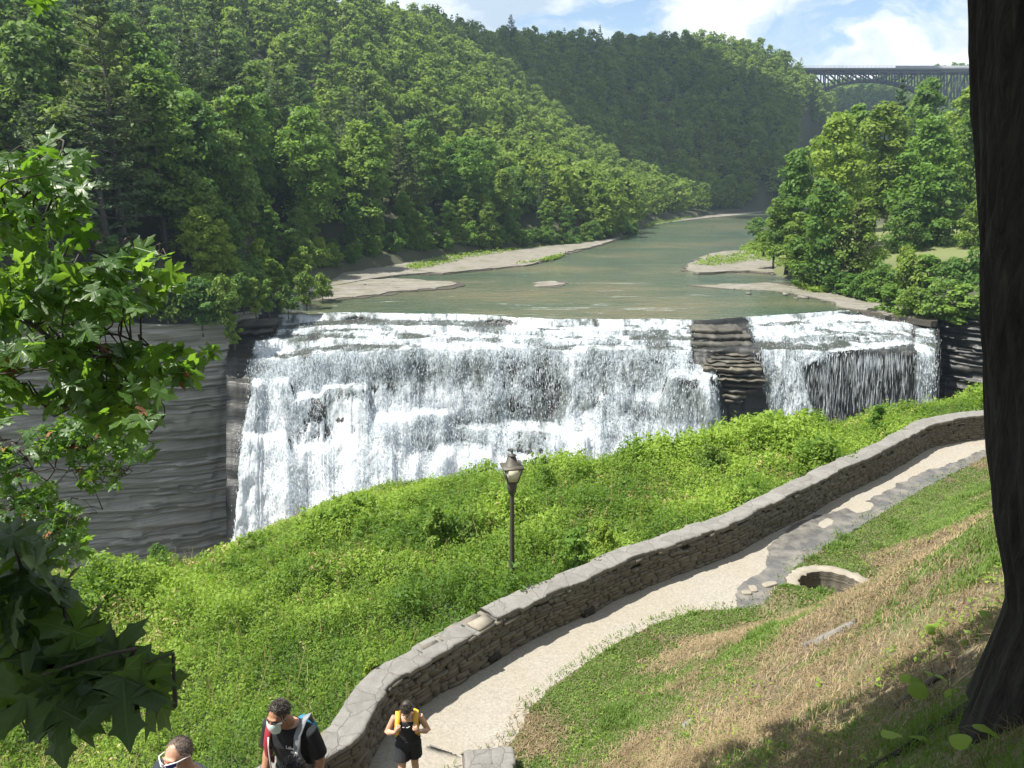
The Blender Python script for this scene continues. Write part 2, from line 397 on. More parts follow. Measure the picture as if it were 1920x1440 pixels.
shelf([(1170, 424), (1220, 417), (1300, 408), (1420, 394), (1425, 399), (1300, 412), (1220, 423), (1180, 429)], .3, seed=16)
shelf([(1284, 508), (1300, 492), (1330, 478), (1380, 472), (1440, 474), (1500, 488), (1500, 516), (1450, 514), (1390, 511), (1310, 515)], .6, seed=7)
shelf([(1298, 537), (1370, 533), (1440, 532), (1500, 536), (1560, 550), (1640, 572), (1690, 580), (1600, 578), (1545, 564), (1450, 547), (1370, 543)], .3, seed=9)
shelf([(1560, 566), (1640, 570), (1730, 586), (1735, 600), (1650, 588), (1590, 580)], .45, seed=11)

def bank_grass():
    r = np.random.default_rng(77); C, H = [], []
    for poly, n in (([(760, 500), (850, 478), (960, 458), (1090, 440), (1160, 436), (1150, 442), (1000, 466), (880, 484), (780, 508)], 900), ([(960, 496), (1030, 488), (1060, 478), (1000, 492)], 160), ([(1300, 497), (1330, 482), (1400, 474), (1470, 480), (1490, 492), (1420, 490), (1340, 500)], 500), ([(1385, 468), (1420, 447), (1470, 460), (1500, 490), (1460, 488), (1400, 476)], 800), ([(1150, 440), (1230, 414), (1300, 404), (1300, 408), (1200, 428)], 400), ([(1480, 530), (1530, 536), (1560, 548), (1520, 548)], 200)):
        poly = np.array(poly, float); lo, hi = poly.min(0), poly.max(0); k = 0
        while k < n:
            q = r.uniform(lo, hi)
            if inpoly(q[:1], q[1:2], poly)[0]: C.append(G(q[0], q[1], WATER+.25)); H.append(r.uniform(.25, .9)); k += 1
    C = np.array(C); H = np.array(H); return C, H
BANK_C, BANK_H = bank_grass()

def river_stones():
    r = np.random.default_rng(91); mb = MB()
    for poly, n in (([(600, 527), (760, 495), (900, 468), (1150, 441), (1120, 464), (930, 508), (700, 526)], 150), ([(580, 556), (720, 524), (860, 534), (700, 558)], 70), ([(1284, 508), (1330, 480), (1500, 490), (1500, 518), (1390, 514)], 110), ([(1300, 540), (1500, 535), (1640, 572), (1545, 566)], 110), ([(1560, 566), (1730, 590), (1650, 592)], 60)):
        poly = np.array(poly, float); lo, hi = poly.min(0), poly.max(0); k = 0
        while k < n:
            q = r.uniform(lo-4, hi+4); k += 1; p = G(q[0], q[1], WATER+.12); s = r.uniform(.12, .5)*(1.8 if r.random() < .08 else 1)
            if inpoly(q[:1], q[1:2], poly)[0]: mb.box(p, (s*r.uniform(1, 2.2), s, s*.4), r.uniform(0, 3), s*.14)
    struct(mb.build('river_stones', M_shelf), 'stuff')
river_stones()
# ================================================================== the waterfall
def fall_profile(px, water):
    """depth and height knots of the stepped rock (or the water on it) for lip columns px"""
    px = np.asarray(px, float)
    lipx = (px-960)/1440*98.0; zc0 = lip_y(lipx)*CP + 17.5*SP + .0
    def col(xs, vs): return np.interp(px, xs, vs)
    k = []
    def add(f, z):
        b = (0, 0, .35, .40, .75, .78)[len(k)] if len(k) < 6 else 1.0
        k.append((zc0*(1-b)+(97.9-.0*px)*b-f, z+0*px))
    left = sstep(640, 540, px); right = sstep(1380, 1440, px)
    add(0, -17.55 - .1*left)
    add(.25, -18.35 - .35*left + .25*right)
    add(2.0, -18.45 - .4*left + .2*right)
    add(2.2, -19.0 - .3*left + .2*right)
    add(3.8, -19.1 - .3*left + .2*right)
    add(4.0, -19.65 - .5*left + .15*right)
    add(col([450, 520, 700, 1250, 1300, 1345, 1420, 1760], [5.6, 6.0, 5.8, 5.6, 5.0, 6.4, 7.0, 6.2]), -19.85 - .8*left)      # main brink
    # main drop
    lobe = np.exp(-((px-1300)/52.)**4)
    pj = px + 26*(fbm(px*.018, px*0, 3, 3)-.5)
    def steps(xs, vs):
        v = np.full(px.shape, float(vs[0]))
        for x, a, b in zip(xs, vs[:-1], vs[1:]): v = v+(b-a)*sstep(x-7, x+7, pj)
        return v
    zt = steps([545, 600, 690, 780, 850, 1062, 1128, 1246, 1362], [-22.6, -24.4, -23.6, -27.0, -26.4, -28.3, -26.6, -24.5, -22.0, -28.5])
    bk = col([450, 1050, 1250, 1330, 1380, 1430, 1500, 1600, 1760], [6.3, 6.6, 6.6, 6.6, 5.4, 4.5, 1.0, 0.0, 1.0]) if not water else col([450, 1400, 1440, 1530, 1760], [6.5, 6.8, 7.6, 7.2, 6.6])
    add(bk, zt)
    f8 = col([450, 600, 1050, 1230, 1270, 1330, 1365, 1400], [7.2, 7.8, 7.6, 7.5, 8.8, 8.8, 7.0, 5.0])
    if not water: f8 = np.where(px > 1400, bk-.2, f8)
    else: f8 = np.where(px > 1400, bk+.4, f8)
    add(f8, zt - .3)
    z9 = steps([540, 640, 740, 830, 930, 1060, 1190, 1300, 1390], [-28.2, -29.6, -28.6, -31.0, -30.2, -31.4, -28.3, -29.2, -27.6, -33])
    add(f8+.8, z9)
    add(f8+1.9*(px < 1400), z9-.3)
    add(f8+2.7*(px < 1400), z9-4.6); add(f8+3.7*(px < 1400), z9-5.0)
    add(f8+(5.4 if water else 3.6)*(px < 1400)+1.0, -50.+0*px)
    return np.array([a for a, b in k]), np.array([b for a, b in k])
def fall_surface(water, du, per):
    px = np.arange(425, 1764, du); ZC, ZZ = fall_profile(px, water); n = len(px)
    x0 = (px-960)/1440*98
    amp = np.array([.15, .2, .6, .5, .8, .7, .8, .8, 1.3, 1.0, 1.6, 1.2, 1.7, .8]); az = np.array([.05, .2, .3, .4, .45, .5, .5, .6, .6, .9, .9, 1.4, 1.4, 0])
    for k in range(len(ZC)):
        g = 2*(fbm(x0*.16+k//2*9.1, x0*0+k//2*3.7, 5, 4, .6)-.5); q = np.floor(fbm(x0*.45+k//2*5, x0*0+k//2, 9, 2)*7)/7-.5
        ZC[k] -= amp[k]*(g+1.1*q); ZZ[k] += az[k]*(2*(fbm(x0*.11+k//2*4.3, x0*0+k//2*2.9, 23, 3)-.5) + .6*q + (.28*(vn(x0*.35, x0*0+k, 63)-.5) if k < 7 else 0))
    for k in (7, 9, 11):      # ledges that die out here and there
        f = sstep(.40, .58, fbm(x0*.10+k*3.3, x0*0+k, 15, 3)); f = np.where((px > 1225) & (px < 1360) & (k == 7), 1, f)
        mid = ZC[k-1]*.45+ZC[k+2]*.55
        ZC[k] = mid*(1-f)+ZC[k]*f; ZC[k+1] = (mid-.15)*(1-f)+ZC[k+1]*f
        ZC[k] -= .5*(fbm(x0*.9+k, x0*0, 19+k, 3)-.5); ZC[k+1] -= 1.1*(fbm(x0*.7+k, x0*0, 29+k, 3)-.5); ZZ[k+1] -= .5*(fbm(x0*.8, x0*0+k, 33, 3))
    for k in range(1, len(ZC)): ZZ[k] = np.minimum(ZZ[k], ZZ[k-1]-.02)
    rows_zc, rows_z = [], []
    for k in range(len(ZC)-1):
        m = per[k] if k < len(per) else per[-1]
        for t in np.linspace(0, 1, m, endpoint=False):
            tz = t**1.25 if (water and k % 2 == 0) else t
            rows_zc.append(ZC[k]*(1-t)+ZC[k+1]*t); rows_z.append(ZZ[k]*(1-tz)+ZZ[k+1]*tz)
    rows_zc.append(ZC[-1]); rows_z.append(ZZ[-1])
    zc = np.array(rows_zc); z = np.array(rows_z)
    yc = (-z/zc-SP)/CP; x = (px-960)/1440*zc; Y = zc*(CP-yc*SP)
    return px, np.stack([x+0*zc, Y, z], -1)
def coverage(px, py):
    "how much of the rock the water hides (1 = all) over the face of the falls"
    px, py = np.broadcast_arrays(px, py)
    l = np.interp(py, [585, 612, 632, 640, 680, 740, 800, 1000, 1060], [524, 524, 512, 478, 472, 470, 456, 442, 420])
    r = np.interp(py, [598, 640, 680, 690, 710, 780, 830, 900], [1302, 1300, 1292, 1345, 1350, 1352, 1366, 1380])
    c = .97*sstep(l-6, l+8, px)*sstep(r+4, r-10, px)
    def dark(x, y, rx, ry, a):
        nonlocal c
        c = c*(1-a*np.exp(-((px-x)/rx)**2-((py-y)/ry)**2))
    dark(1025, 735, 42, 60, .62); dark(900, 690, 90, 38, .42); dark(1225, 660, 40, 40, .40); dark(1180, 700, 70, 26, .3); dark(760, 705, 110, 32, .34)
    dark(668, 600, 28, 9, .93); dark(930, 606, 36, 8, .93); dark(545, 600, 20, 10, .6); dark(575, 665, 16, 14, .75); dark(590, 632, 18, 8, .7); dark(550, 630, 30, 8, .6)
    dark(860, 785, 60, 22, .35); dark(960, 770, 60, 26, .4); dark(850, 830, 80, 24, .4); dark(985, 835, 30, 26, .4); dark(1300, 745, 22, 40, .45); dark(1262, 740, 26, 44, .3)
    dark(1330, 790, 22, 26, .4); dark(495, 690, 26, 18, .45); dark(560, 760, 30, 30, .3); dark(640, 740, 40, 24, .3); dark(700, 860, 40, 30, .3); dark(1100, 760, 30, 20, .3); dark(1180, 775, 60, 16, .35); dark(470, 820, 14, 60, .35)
    # right-hand falls
    bl = np.interp(py, [592, 612, 650, 700, 800, 900], [1385, 1400, 1415, 1428, 1440, 1446]); br = np.interp(py, [592, 645, 660, 690, 750, 800, 860], [1712, 1712, 1560, 1506, 1520, 1538, 1556])
    c2 = .97*sstep(bl-10, bl+22, px)*sstep(br+10, br-14, px)
    thin = np.interp(py, [640, 665, 720, 800, 860], [.9, .72, .55, .36, .3])*sstep(br-10, br+10, px)*sstep(1708, 1694, px)*(py > 648)
    thin = thin*(.30+.5*(vn(px*.035, py*0, 41)))*np.interp(py, [648, 700, 760], [1.25, .8, .6])
    st = .85*sstep(1708, 1716, px)*sstep(1756, 1746, px)*(py > 615)*np.interp(py, [615, 700, 780], [1, .8, .7])
    c2 = np.maximum(np.maximum(c2, thin), st)
    c2 = c2*(1-.6*np.exp(-((px-1600)/70)**2-((py-634)/7)**2))*(1-.35*np.exp(-((px-1480)/30.)**2-((py-740)/50.)**2))
    return np.maximum(c, c2*(px > 1370))
M_water = None
def m_foam():
    m, nt, b = newmat('falling_water')
    r = nd(nt, 'ShaderNodeAttribute', attribute_name='rnd').outputs['Fac']
    setc(nt, b, 'Base Color', ramp(nt, r, [(0, (.060, .068, .052)), (.3, (.21, .24, .235)), (.6, (.62, .67, .70)), (1, (.86, .88, .89))]))
    setc(nt, b, 'Roughness', .6); setc(nt, b, 'Specular IOR Level', .3)
    t = nd(nt, 'ShaderNodeBsdfTranslucent', {'Color': (.85, .9, .93, 1)})
    mx = nd(nt, 'ShaderNodeMixShader', {0: .45, 1: b.outputs[0], 2: t.outputs[0]})
    nt.links.new(mx.outputs[0], nt.nodes['Material Output'].inputs[0]); return m
M_foam = m_foam()
def build_falls():
    # rock
    px, V = fall_surface(False, 4.0, [3, 4, 3, 4, 3, 4, 14, 4, 8, 4, 8, 4, 10])
    x = V[..., 0]; z = V[..., 2]
    V[..., 1] += .35*(fbm(x*.5, z*2.5, 31, 4)-.5) + .5*(np.floor(fbm(x*.22, z*1.4, 37, 2)*6)/6-.5)*sstep(-18, -20, z)
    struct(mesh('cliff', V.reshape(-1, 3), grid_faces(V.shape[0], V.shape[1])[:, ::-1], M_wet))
    # sheet of water, torn where the rock shows
    r0 = np.random.default_rng(2)
    px, V = fall_surface(True, 1.7, [8, 9, 6, 9, 6, 9, 60, 8, 34, 9, 34, 8, 60])
    nr, nc, _ = V.shape; x = V[..., 0]; z = V[..., 2]
    arc = np.concatenate((np.zeros((1, nc)), np.cumsum(np.linalg.norm(np.diff(V, axis=0), axis=-1), 0)))
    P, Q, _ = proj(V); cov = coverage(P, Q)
    warp = 1.2*(fbm(x*.25, arc*.18, 51, 3)-.5)
    n1 = fbm((x+warp)*1.5, arc*.42, 61, 5, .62); n2 = fbm((x+warp)*.42, arc*.16, 67, 3, .6)
    n3 = fbm((x+warp)*3.4, arc*1.5, 63, 3, .6); n = .42*n1+.26*n2+.32*n3
    rank = np.argsort(np.argsort(n.ravel())).reshape(n.shape)/n.size
    out = .12 + .75*(fbm(x*.9, arc*.5, 71, 4, .6)-.35) + 1.5*sstep(3, 10, arc)*(fbm(x*.3, arc*.22, 77, 3)-.4)
    V[..., 1] -= out*np.clip(cov+.3, 0, 1)*sstep(.15, .8, arc) + .06; V[..., 2] += .10*(fbm(x*2, arc*2, 75, 2))
    F = grid_faces(nr, nc); alc = (P > 1500)*(cov < .62)*(Q > 655); keep = (rank < np.clip(cov*1.75-.12, 0, 1.01)*(1-alc)+.12*alc*cov)
    kf = keep.ravel()[F].sum(1) >= 3; kf &= (cov.ravel()[F].min(1) > .04)
    F = F[kf]
    # how much air the water carries: white where it strikes a ledge, clear and dark where it runs thin; lower falls paler and softer, mist painted into the colour
    kr = np.concatenate([np.full(m, k) for k, m in enumerate([8, 9, 6, 9, 6, 9, 60, 8, 34, 9, 34, 8, 60])]+[[12]])[:, None]
    tread = (kr % 2 == 1)
    g = fbm((x-warp)*.55, arc*.22, 81, 4, .6)-.5; fine = fbm((x+warp*.6)*2.6, arc*.95, 83, 3, .7)-.5; gr = r0.random(n.shape)-.5
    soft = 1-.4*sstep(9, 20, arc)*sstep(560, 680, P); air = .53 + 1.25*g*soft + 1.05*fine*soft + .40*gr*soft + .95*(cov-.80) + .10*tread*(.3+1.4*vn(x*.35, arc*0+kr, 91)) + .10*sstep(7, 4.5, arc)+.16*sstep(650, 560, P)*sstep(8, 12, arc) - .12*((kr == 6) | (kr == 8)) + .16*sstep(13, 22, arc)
    ue = np.minimum(px[None]-520, 1300-px[None])
    air = air - (kr < 6)*(.16+.75*sstep(.48, .62, fbm(x*.16, kr*3.3+arc*.25, 93, 4, .6)))*(1-.5*(kr % 2 == 0))
    br = np.clip(air, 0, 1)
    used = np.unique(F); remap = np.zeros(nr*nc, int); remap[used] = np.arange(len(used))
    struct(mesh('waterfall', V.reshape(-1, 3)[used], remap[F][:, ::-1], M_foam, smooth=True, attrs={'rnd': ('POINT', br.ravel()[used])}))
    # thrown strands and clots of white water that hang in front of the sheet
    r = np.random.default_rng(5); N = 330000
    i = r.integers(8, nr-1, N); j = r.integers(0, nc, N); c = cov[i, j]
    w8 = np.maximum(np.clip(n2[i, j]*1.9-.45, .1, 1), .5*((P[i, j] > 1495) & (c < .62)))
    ok = r.random(N) < np.clip(c*1.15, 0, 1)*w8; i, j, c = i[ok], j[ok], c[ok]; p = V[i, j].copy(); m = len(p)
    p += np.stack([r.normal(0, .25, m), -np.abs(r.normal(.12, .28, m)), r.normal(0, .2, m)], -1)
    steep = np.abs(V[np.minimum(i+1, nr-1), j, 2]-V[i-1, j, 2])/(np.linalg.norm(V[np.minimum(i+1, nr-1), j]-V[i-1, j], axis=-1)+1e-6)
    ln = r.uniform(.06, .2, m)+steep*r.exponential(.22, m); wd = r.uniform(.02, .065, m)
    ac = (P[i, j] > 1495) & (c < .62) & (Q[i, j] > 650); ln = np.where(ac, r.uniform(.5, 2.4, m), ln); wd = np.where(ac, r.uniform(.010, .026, m), wd)
    sway = r.normal(0, .10, m)*ln*np.where(ac, .15, 1); a = r.uniform(0, math.pi, m); dx, dy = np.cos(a)*wd, np.sin(a)*wd
    top = p.copy(); bot = p + np.stack([sway, -.18*ln, -ln], -1); mid = (top+bot)/2
    A = top; B = mid+np.stack([dx, dy, 0*dx], -1); Cc = bot; D = mid-np.stack([dx, dy, 0*dx], -1)
    VV = np.stack([A, B, Cc, D], 1).reshape(-1, 3)
    struct(mesh('spray', VV, np.arange(m*4).reshape(m, 4), M_foam, attrs={'rnd': ('FACE', r.beta(2.2, 1.2, m))}), 'stuff')
build_falls()

def rock_ledges():
    "the dry layered shoulder that parts the falls"
    r = np.random.default_rng(88)
    def slab(pts, z, h, zc, back=3.5, zc_slope=0.0):
        bm = bmesh.new(); P = []
        Q = resample(np.array([(a, b, c) for a, b, c in pts], float), 6.0)
        n = len(Q); f = [W(a, 720+1440*((-z/c)-SP)/CP, c) for a, b, c in Q]; f = np.array(f); f[:, 1] -= .35*(fbm(np.arange(n)*.22, np.arange(n)*0+z, 7, 3)-.5) + .55*(_h(np.floor(np.arange(n)/2.6+z*7), np.arange(n)*0, 5)-.4)
        zt = z+.05*r.normal(size=n); bk = f+np.array((0, back, .12))
        V = np.vstack([np.column_stack([f[:, 0], f[:, 1]+.25, zt-h]), np.column_stack([f[:, 0], f[:, 1], zt-h*.35]), np.column_stack([f[:, 0], f[:, 1]+.05, zt]), np.column_stack([bk[:, 0], bk[:, 1], zt+.15])])
        bm.free(); return V, grid_faces(4, n)
    mb = MB()
    def L(x0, x1, c0, c1): return [(x0, 0, c0), ((x0+x1)/2, 0, (c0+c1)/2-.3), (x1, 0, c1)]
    for (x0, x1, c0, c1, z, h, bk) in [(1296, 1392, 95.4, 95.2, -18.15, .7, 3), (1300, 1408, 94.3, 94.0, -18.75, .55, 3), (1296, 1412, 93.4, 92.9, -19.35, .95, 3), (1340, 1416, 91.6, 91.2, -20.25, .22, 3), (1334, 1420, 91.1, 90.7, -20.55, .24, 2.6), (1326, 1424, 90.7, 90.2, -20.85, .22, 2.4), (1322, 1426, 90.3, 89.8, -21.15, .26, 2.2), (1318, 1428, 90.0, 89.4, -21.45, .5, 2.4), (1338, 1430, 90.3, 89.6, -22.2, .22, 3), (1342, 1440, 90.0, 89.3, -22.7, .25, 3), (1350, 1436, 90.6, 89.9, -23.5, .3, 3), (1354, 1420, 90.4, 89.9, -24.0, .35, 3), (1352, 1400, 90.2, 89.9, -24.6, .5, 3), (1360, 1392, 90.1, 90.0, -25.2, .4, 3)]:
        V, F = slab(L(x0, x1, c0, c1), z, h, c0, bk); mb.add(V, F)
    # ragged little shelves left of the falls
    for (x0, x1, c0, c1, z, h) in [(438, 520, 97, 98.6, -17.9, .5), (446, 512, 96.6, 98.0, -18.7, .4), (440, 500, 96.0, 97.3, -19.4, .5), (436, 478, 95.5, 96.6, -20.6, .6), (430, 474, 94.5, 95.6, -22.2, .8), (432, 470, 94.0, 95.2, -23.9, .6), (430, 462, 93.4, 94.4, -26.0, .9)]:
        V, F = slab(L(x0, x1, c0, c1), z, h, c0, 3); mb.add(V, F)
    struct(mb.build('cliff', M_ledge))
M_ledge = m_rock('ledge_shale', [(.028, .028, .025), (.07, .065, .05), (.13, .115, .08), (.20, .18, .12)], zs=3.0, rough=.6)
rock_ledges()
# ================================================================== trees
def m_leaf(name, c0, c1, c2, trans=.42, rough=.6, hue=.5):
    "foliage: per-leaf and per-tree variation between three greens, thin leaves let light through"
    m, nt, b = newmat(name)
    a = nd(nt, 'ShaderNodeAttribute', attribute_name='rnd').outputs['Fac']
    oi = nt.nodes.new('ShaderNodeObjectInfo').outputs['Random']
    c = mix(nt, a, c0, c1)
    if hue: c = mix(nt, 1.0, c, ramp(nt, oi, [(0, (.55, .74, .72)), (.3, (.80, .92, .9)), (.6, (1.0, 1.0, 1.0)), (1, (1.32, 1.14, .85))]), 'MULTIPLY')
    setc(nt, b, 'Base Color', c); setc(nt, b, 'Roughness', rough); setc(nt, b, 'Specular IOR Level', .22)
    t = nd(nt, 'ShaderNodeBsdfTranslucent', {'Color': mix(nt, .5, c, (c1[0]*1.6, c1[1]*1.7, c1[2]*.8))})
    mx = nd(nt, 'ShaderNodeMixShader', {0: trans, 1: b.outputs[0], 2: t.outputs[0]})
    nt.links.new(mx.outputs[0], nt.nodes['Material Output'].inputs[0]); return m
M_broad = m_leaf('broad_leaves', (.066, .126, .026), (.172, .262, .052), (.115, .19, .07))
M_bright = m_leaf('bright_leaves', (.095, .170, .026), (.215, .315, .055), (.16, .24, .06))
M_needle = m_leaf('needles', (.055, .095, .045), (.115, .160, .070), (.09, .13, .075), trans=.3)
M_trunk = plain('bark', (.075, .062, .05), .9, var=.3, scale=3)
def cards(C, N, size, r, asp=.62):
    "one leaf-spray face at each point C, facing roughly N"
    n = len(C); T = r.normal(size=(n, 3)); N = N/(np.linalg.norm(N, axis=1)[:, None]+1e-9)
    T -= (T*N).sum(1)[:, None]*N; T /= np.linalg.norm(T, axis=1)[:, None]+1e-9; B = np.cross(N, T)
    s = np.broadcast_to(size, (n,))[:, None]
    V = np.stack([C-T*s*.5, C+B*s*asp*.5+T*s*.06, C+T*s*.5, C-B*s*asp*.5+T*s*.06], 1).reshape(-1, 3)
    return V, np.arange(n*4).reshape(n, 4)
def broad_crown(r, H, Rw, base, nl, per, size, droop=.25):
    "crown of a broad-leaved tree: leaf sprays on the outer shells of many boughs"
    Cs, Ns, Rn = [], [], []
    lob = []
    for i in range(nl):
        t = (i+.5)/nl; h = base+(H-base)*(t**.85); env = Rw*(math.sin(math.pi*(0.12+.86*t))**.75)*(1.12-.35*t)
        a = i*2.39996+r.uniform(-.5, .5); d = env*r.uniform(.35, .82)*(1 if i % 5 else .1)
        lob.append((np.array((d*math.cos(a), d*math.sin(a), h-droop*d*.35)), Rw*r.uniform(.26, .46)*(1.05-.35*t)))
    for c, lr in lob:
        n = int(per*r.uniform(.7, 1.3)); u = r.normal(size=(n, 3)); u /= np.linalg.norm(u, axis=1)[:, None]
        u[:, 2] = np.where(u[:, 2] < -.35, -u[:, 2], u[:, 2])
        rad = lr*(r.uniform(.55, 1.08, n))[:, None]*(1+.35*(vn(u[:, 0]*2.4+c[0], u[:, 1]*2.4+c[1]+u[:, 2]*2, int(c[2]*10))-.5))[:, None]
        P = c + u*rad*np.array((1.12, 1.12, .82)); Cs.append(P)
        Ns.append(u*.8+np.array((0, 0, .55))+r.normal(0, .55, (n, 3))); Rn.append(np.clip(r.normal(.5, .22, n)+r.uniform(-.18, .18), 0, 1))
    C = np.vstack(Cs); V, F = cards(C, np.vstack(Ns), size*r.uniform(.6, 1.35, len(C)), r)
    return V, F, np.concatenate(Rn), lob
def pine_crown(r, H, Rw, base, nw, per, size, flat=.12):
    Cs, Ns, Rn, br = [], [], [], []
    for i in range(nw):
        t = i/(nw-1.); h = base+(H-base)*t**.95; env = Rw*(1-t)**.72*(.55+.45*min(1, t*5))+.12*Rw*(1-t)+.15
        k = max(3, int(r.integers(4, 7)*(1-.4*t))); a0 = r.uniform(0, 6.3)
        for j in range(k):
            a = a0+j*2*math.pi/k+r.uniform(-.3, .3); L = env*r.uniform(.6, 1.15)
            d = np.array((math.cos(a), math.sin(a), r.uniform(.0, .22)+.35*t)); tip = np.array((0, 0, h))+d*L
            br.append((np.array((0, 0, h)), tip)); n = max(6, int(per*(.3+L/Rw)))
            s = r.uniform(.25, 1.05, n)**.8; side = np.array((-d[1], d[0], 0)); wdt = .30*L*np.sin(np.clip(s, 0, 1)*2.6)+.05
            P = np.array((0, 0, h))+np.outer(s*L, d)+np.outer(r.uniform(-1, 1, n)*wdt, side)+np.stack([0*s, 0*s, r.normal(0, flat*L*.35+.05, n)+.1*s*s*L], -1)
            Cs.append(P); Ns.append(np.array((0, 0, 1.0))+r.normal(0, .45, (n, 3))); Rn.append(np.clip(.35+.4*s+r.normal(0, .15, n), 0, 1))
    C = np.vstack(Cs); V, F = cards(C, np.vstack(Ns), size*r.uniform(.6, 1.3, len(C)), r, .4)
    return V, F, np.concatenate(Rn), br
def trunk_mesh(r, H, r0, lob, lean=.03, n=7):
    mb = MB(); zs = np.linspace(-1.0, H*.88, 9); wob = np.cumsum(r.normal(0, lean*H/9, (9, 2)), 0)*np.linspace(0, 1, 9)[:, None]
    pts = np.stack([wob[:, 0], wob[:, 1], zs], 1); mb.tube(pts, r0*np.linspace(1.15, .12, 9), n)
    for c, t in lob:
        h = max(1.0, c[2]-np.linalg.norm(c[:2])*.7-.8) if np.isscalar(t) else c[2]
        a = np.array([np.interp(h, zs, pts[:, 0]), np.interp(h, zs, pts[:, 1]), h]); e = c if np.isscalar(t) else t
        m = (a+e)/2+np.array((0, 0, .04*H if np.isscalar(t) else 0)); rb = r0*.30*(1-.7*h/H)+.02
        mb.tube([a, m, e], [rb, rb*.7, rb*.25], 5)
    return mb
def make_tree(kind, seed, H, Rw, base, nl, per, size, leafm, name, label, cat='tree', group=None, limbs=14):
    r = np.random.default_rng(seed)
    V, F, rn, lob = (pine_crown if kind == 'pine' else broad_crown)(r, H, Rw, base, nl, per, size)
    t = thing(name, label, cat, group=group)
    mesh('crown', V, F, leafm, t, attrs={'rnd': ('FACE', rn)})
    lob = [lob[i] for i in r.permutation(len(lob))[:limbs]]
    trunk_mesh(r, H, H*.014+.05, lob).build('trunk', M_trunk, t, smooth=True)
    return t
protos = {}
def proto(key, *a, **k):
    t = make_tree(*a, **k); protos[key] = [t, False]; return t
GR_NEAR = 'broad-leaved trees on the wooded slope across the river'
for i in range(6):
    proto(('b', i), 'broad', 100+i, [17, 19, 15, 21, 18, 13][i], [4.6, 5.2, 4.9, 4.8, 4.0, 4.4][i], [3, 4, 2.5, 5, 3, 1.5][i], [30, 34, 28, 34, 32, 24][i], 190, .58, M_bright if i in (1, 4) else M_broad, 'broadleaf_tree', 'x')
for i in range(3):
    proto(('p', i), 'pine', 200+i, [23, 21, 17][i], [4.2, 3.6, 3.4][i], [7, 4, 2][i], [17, 19, 17][i], 64, .62, M_needle, 'pine_tree', 'x', limbs=60)
for i in range(3):
    proto(('s', i), 'broad', 250+i, [3.6, 4.4, 3.0][i], [2.1, 1.8, 2.4][i], .1, [16, 18, 14][i], 130, .36, [M_broad, M_bright, M_broad][i], 'bush', 'x', 'bush', limbs=6)
def put(key, p, rz, sc, label, group=None, cat='tree', tilt=(0, 0), name=None):
    t, used = protos[key]
    if not used:
        protos[key][1] = True; t.location = p; t.rotation_euler = (tilt[0], tilt[1], rz); t.scale = sc; t['label'] = label; o = t
    else: o = dup(t, p, (tilt[0], tilt[1], rz), sc, label)
    if group: o['group'] = group
    elif 'group' in o: del o['group']
    return o
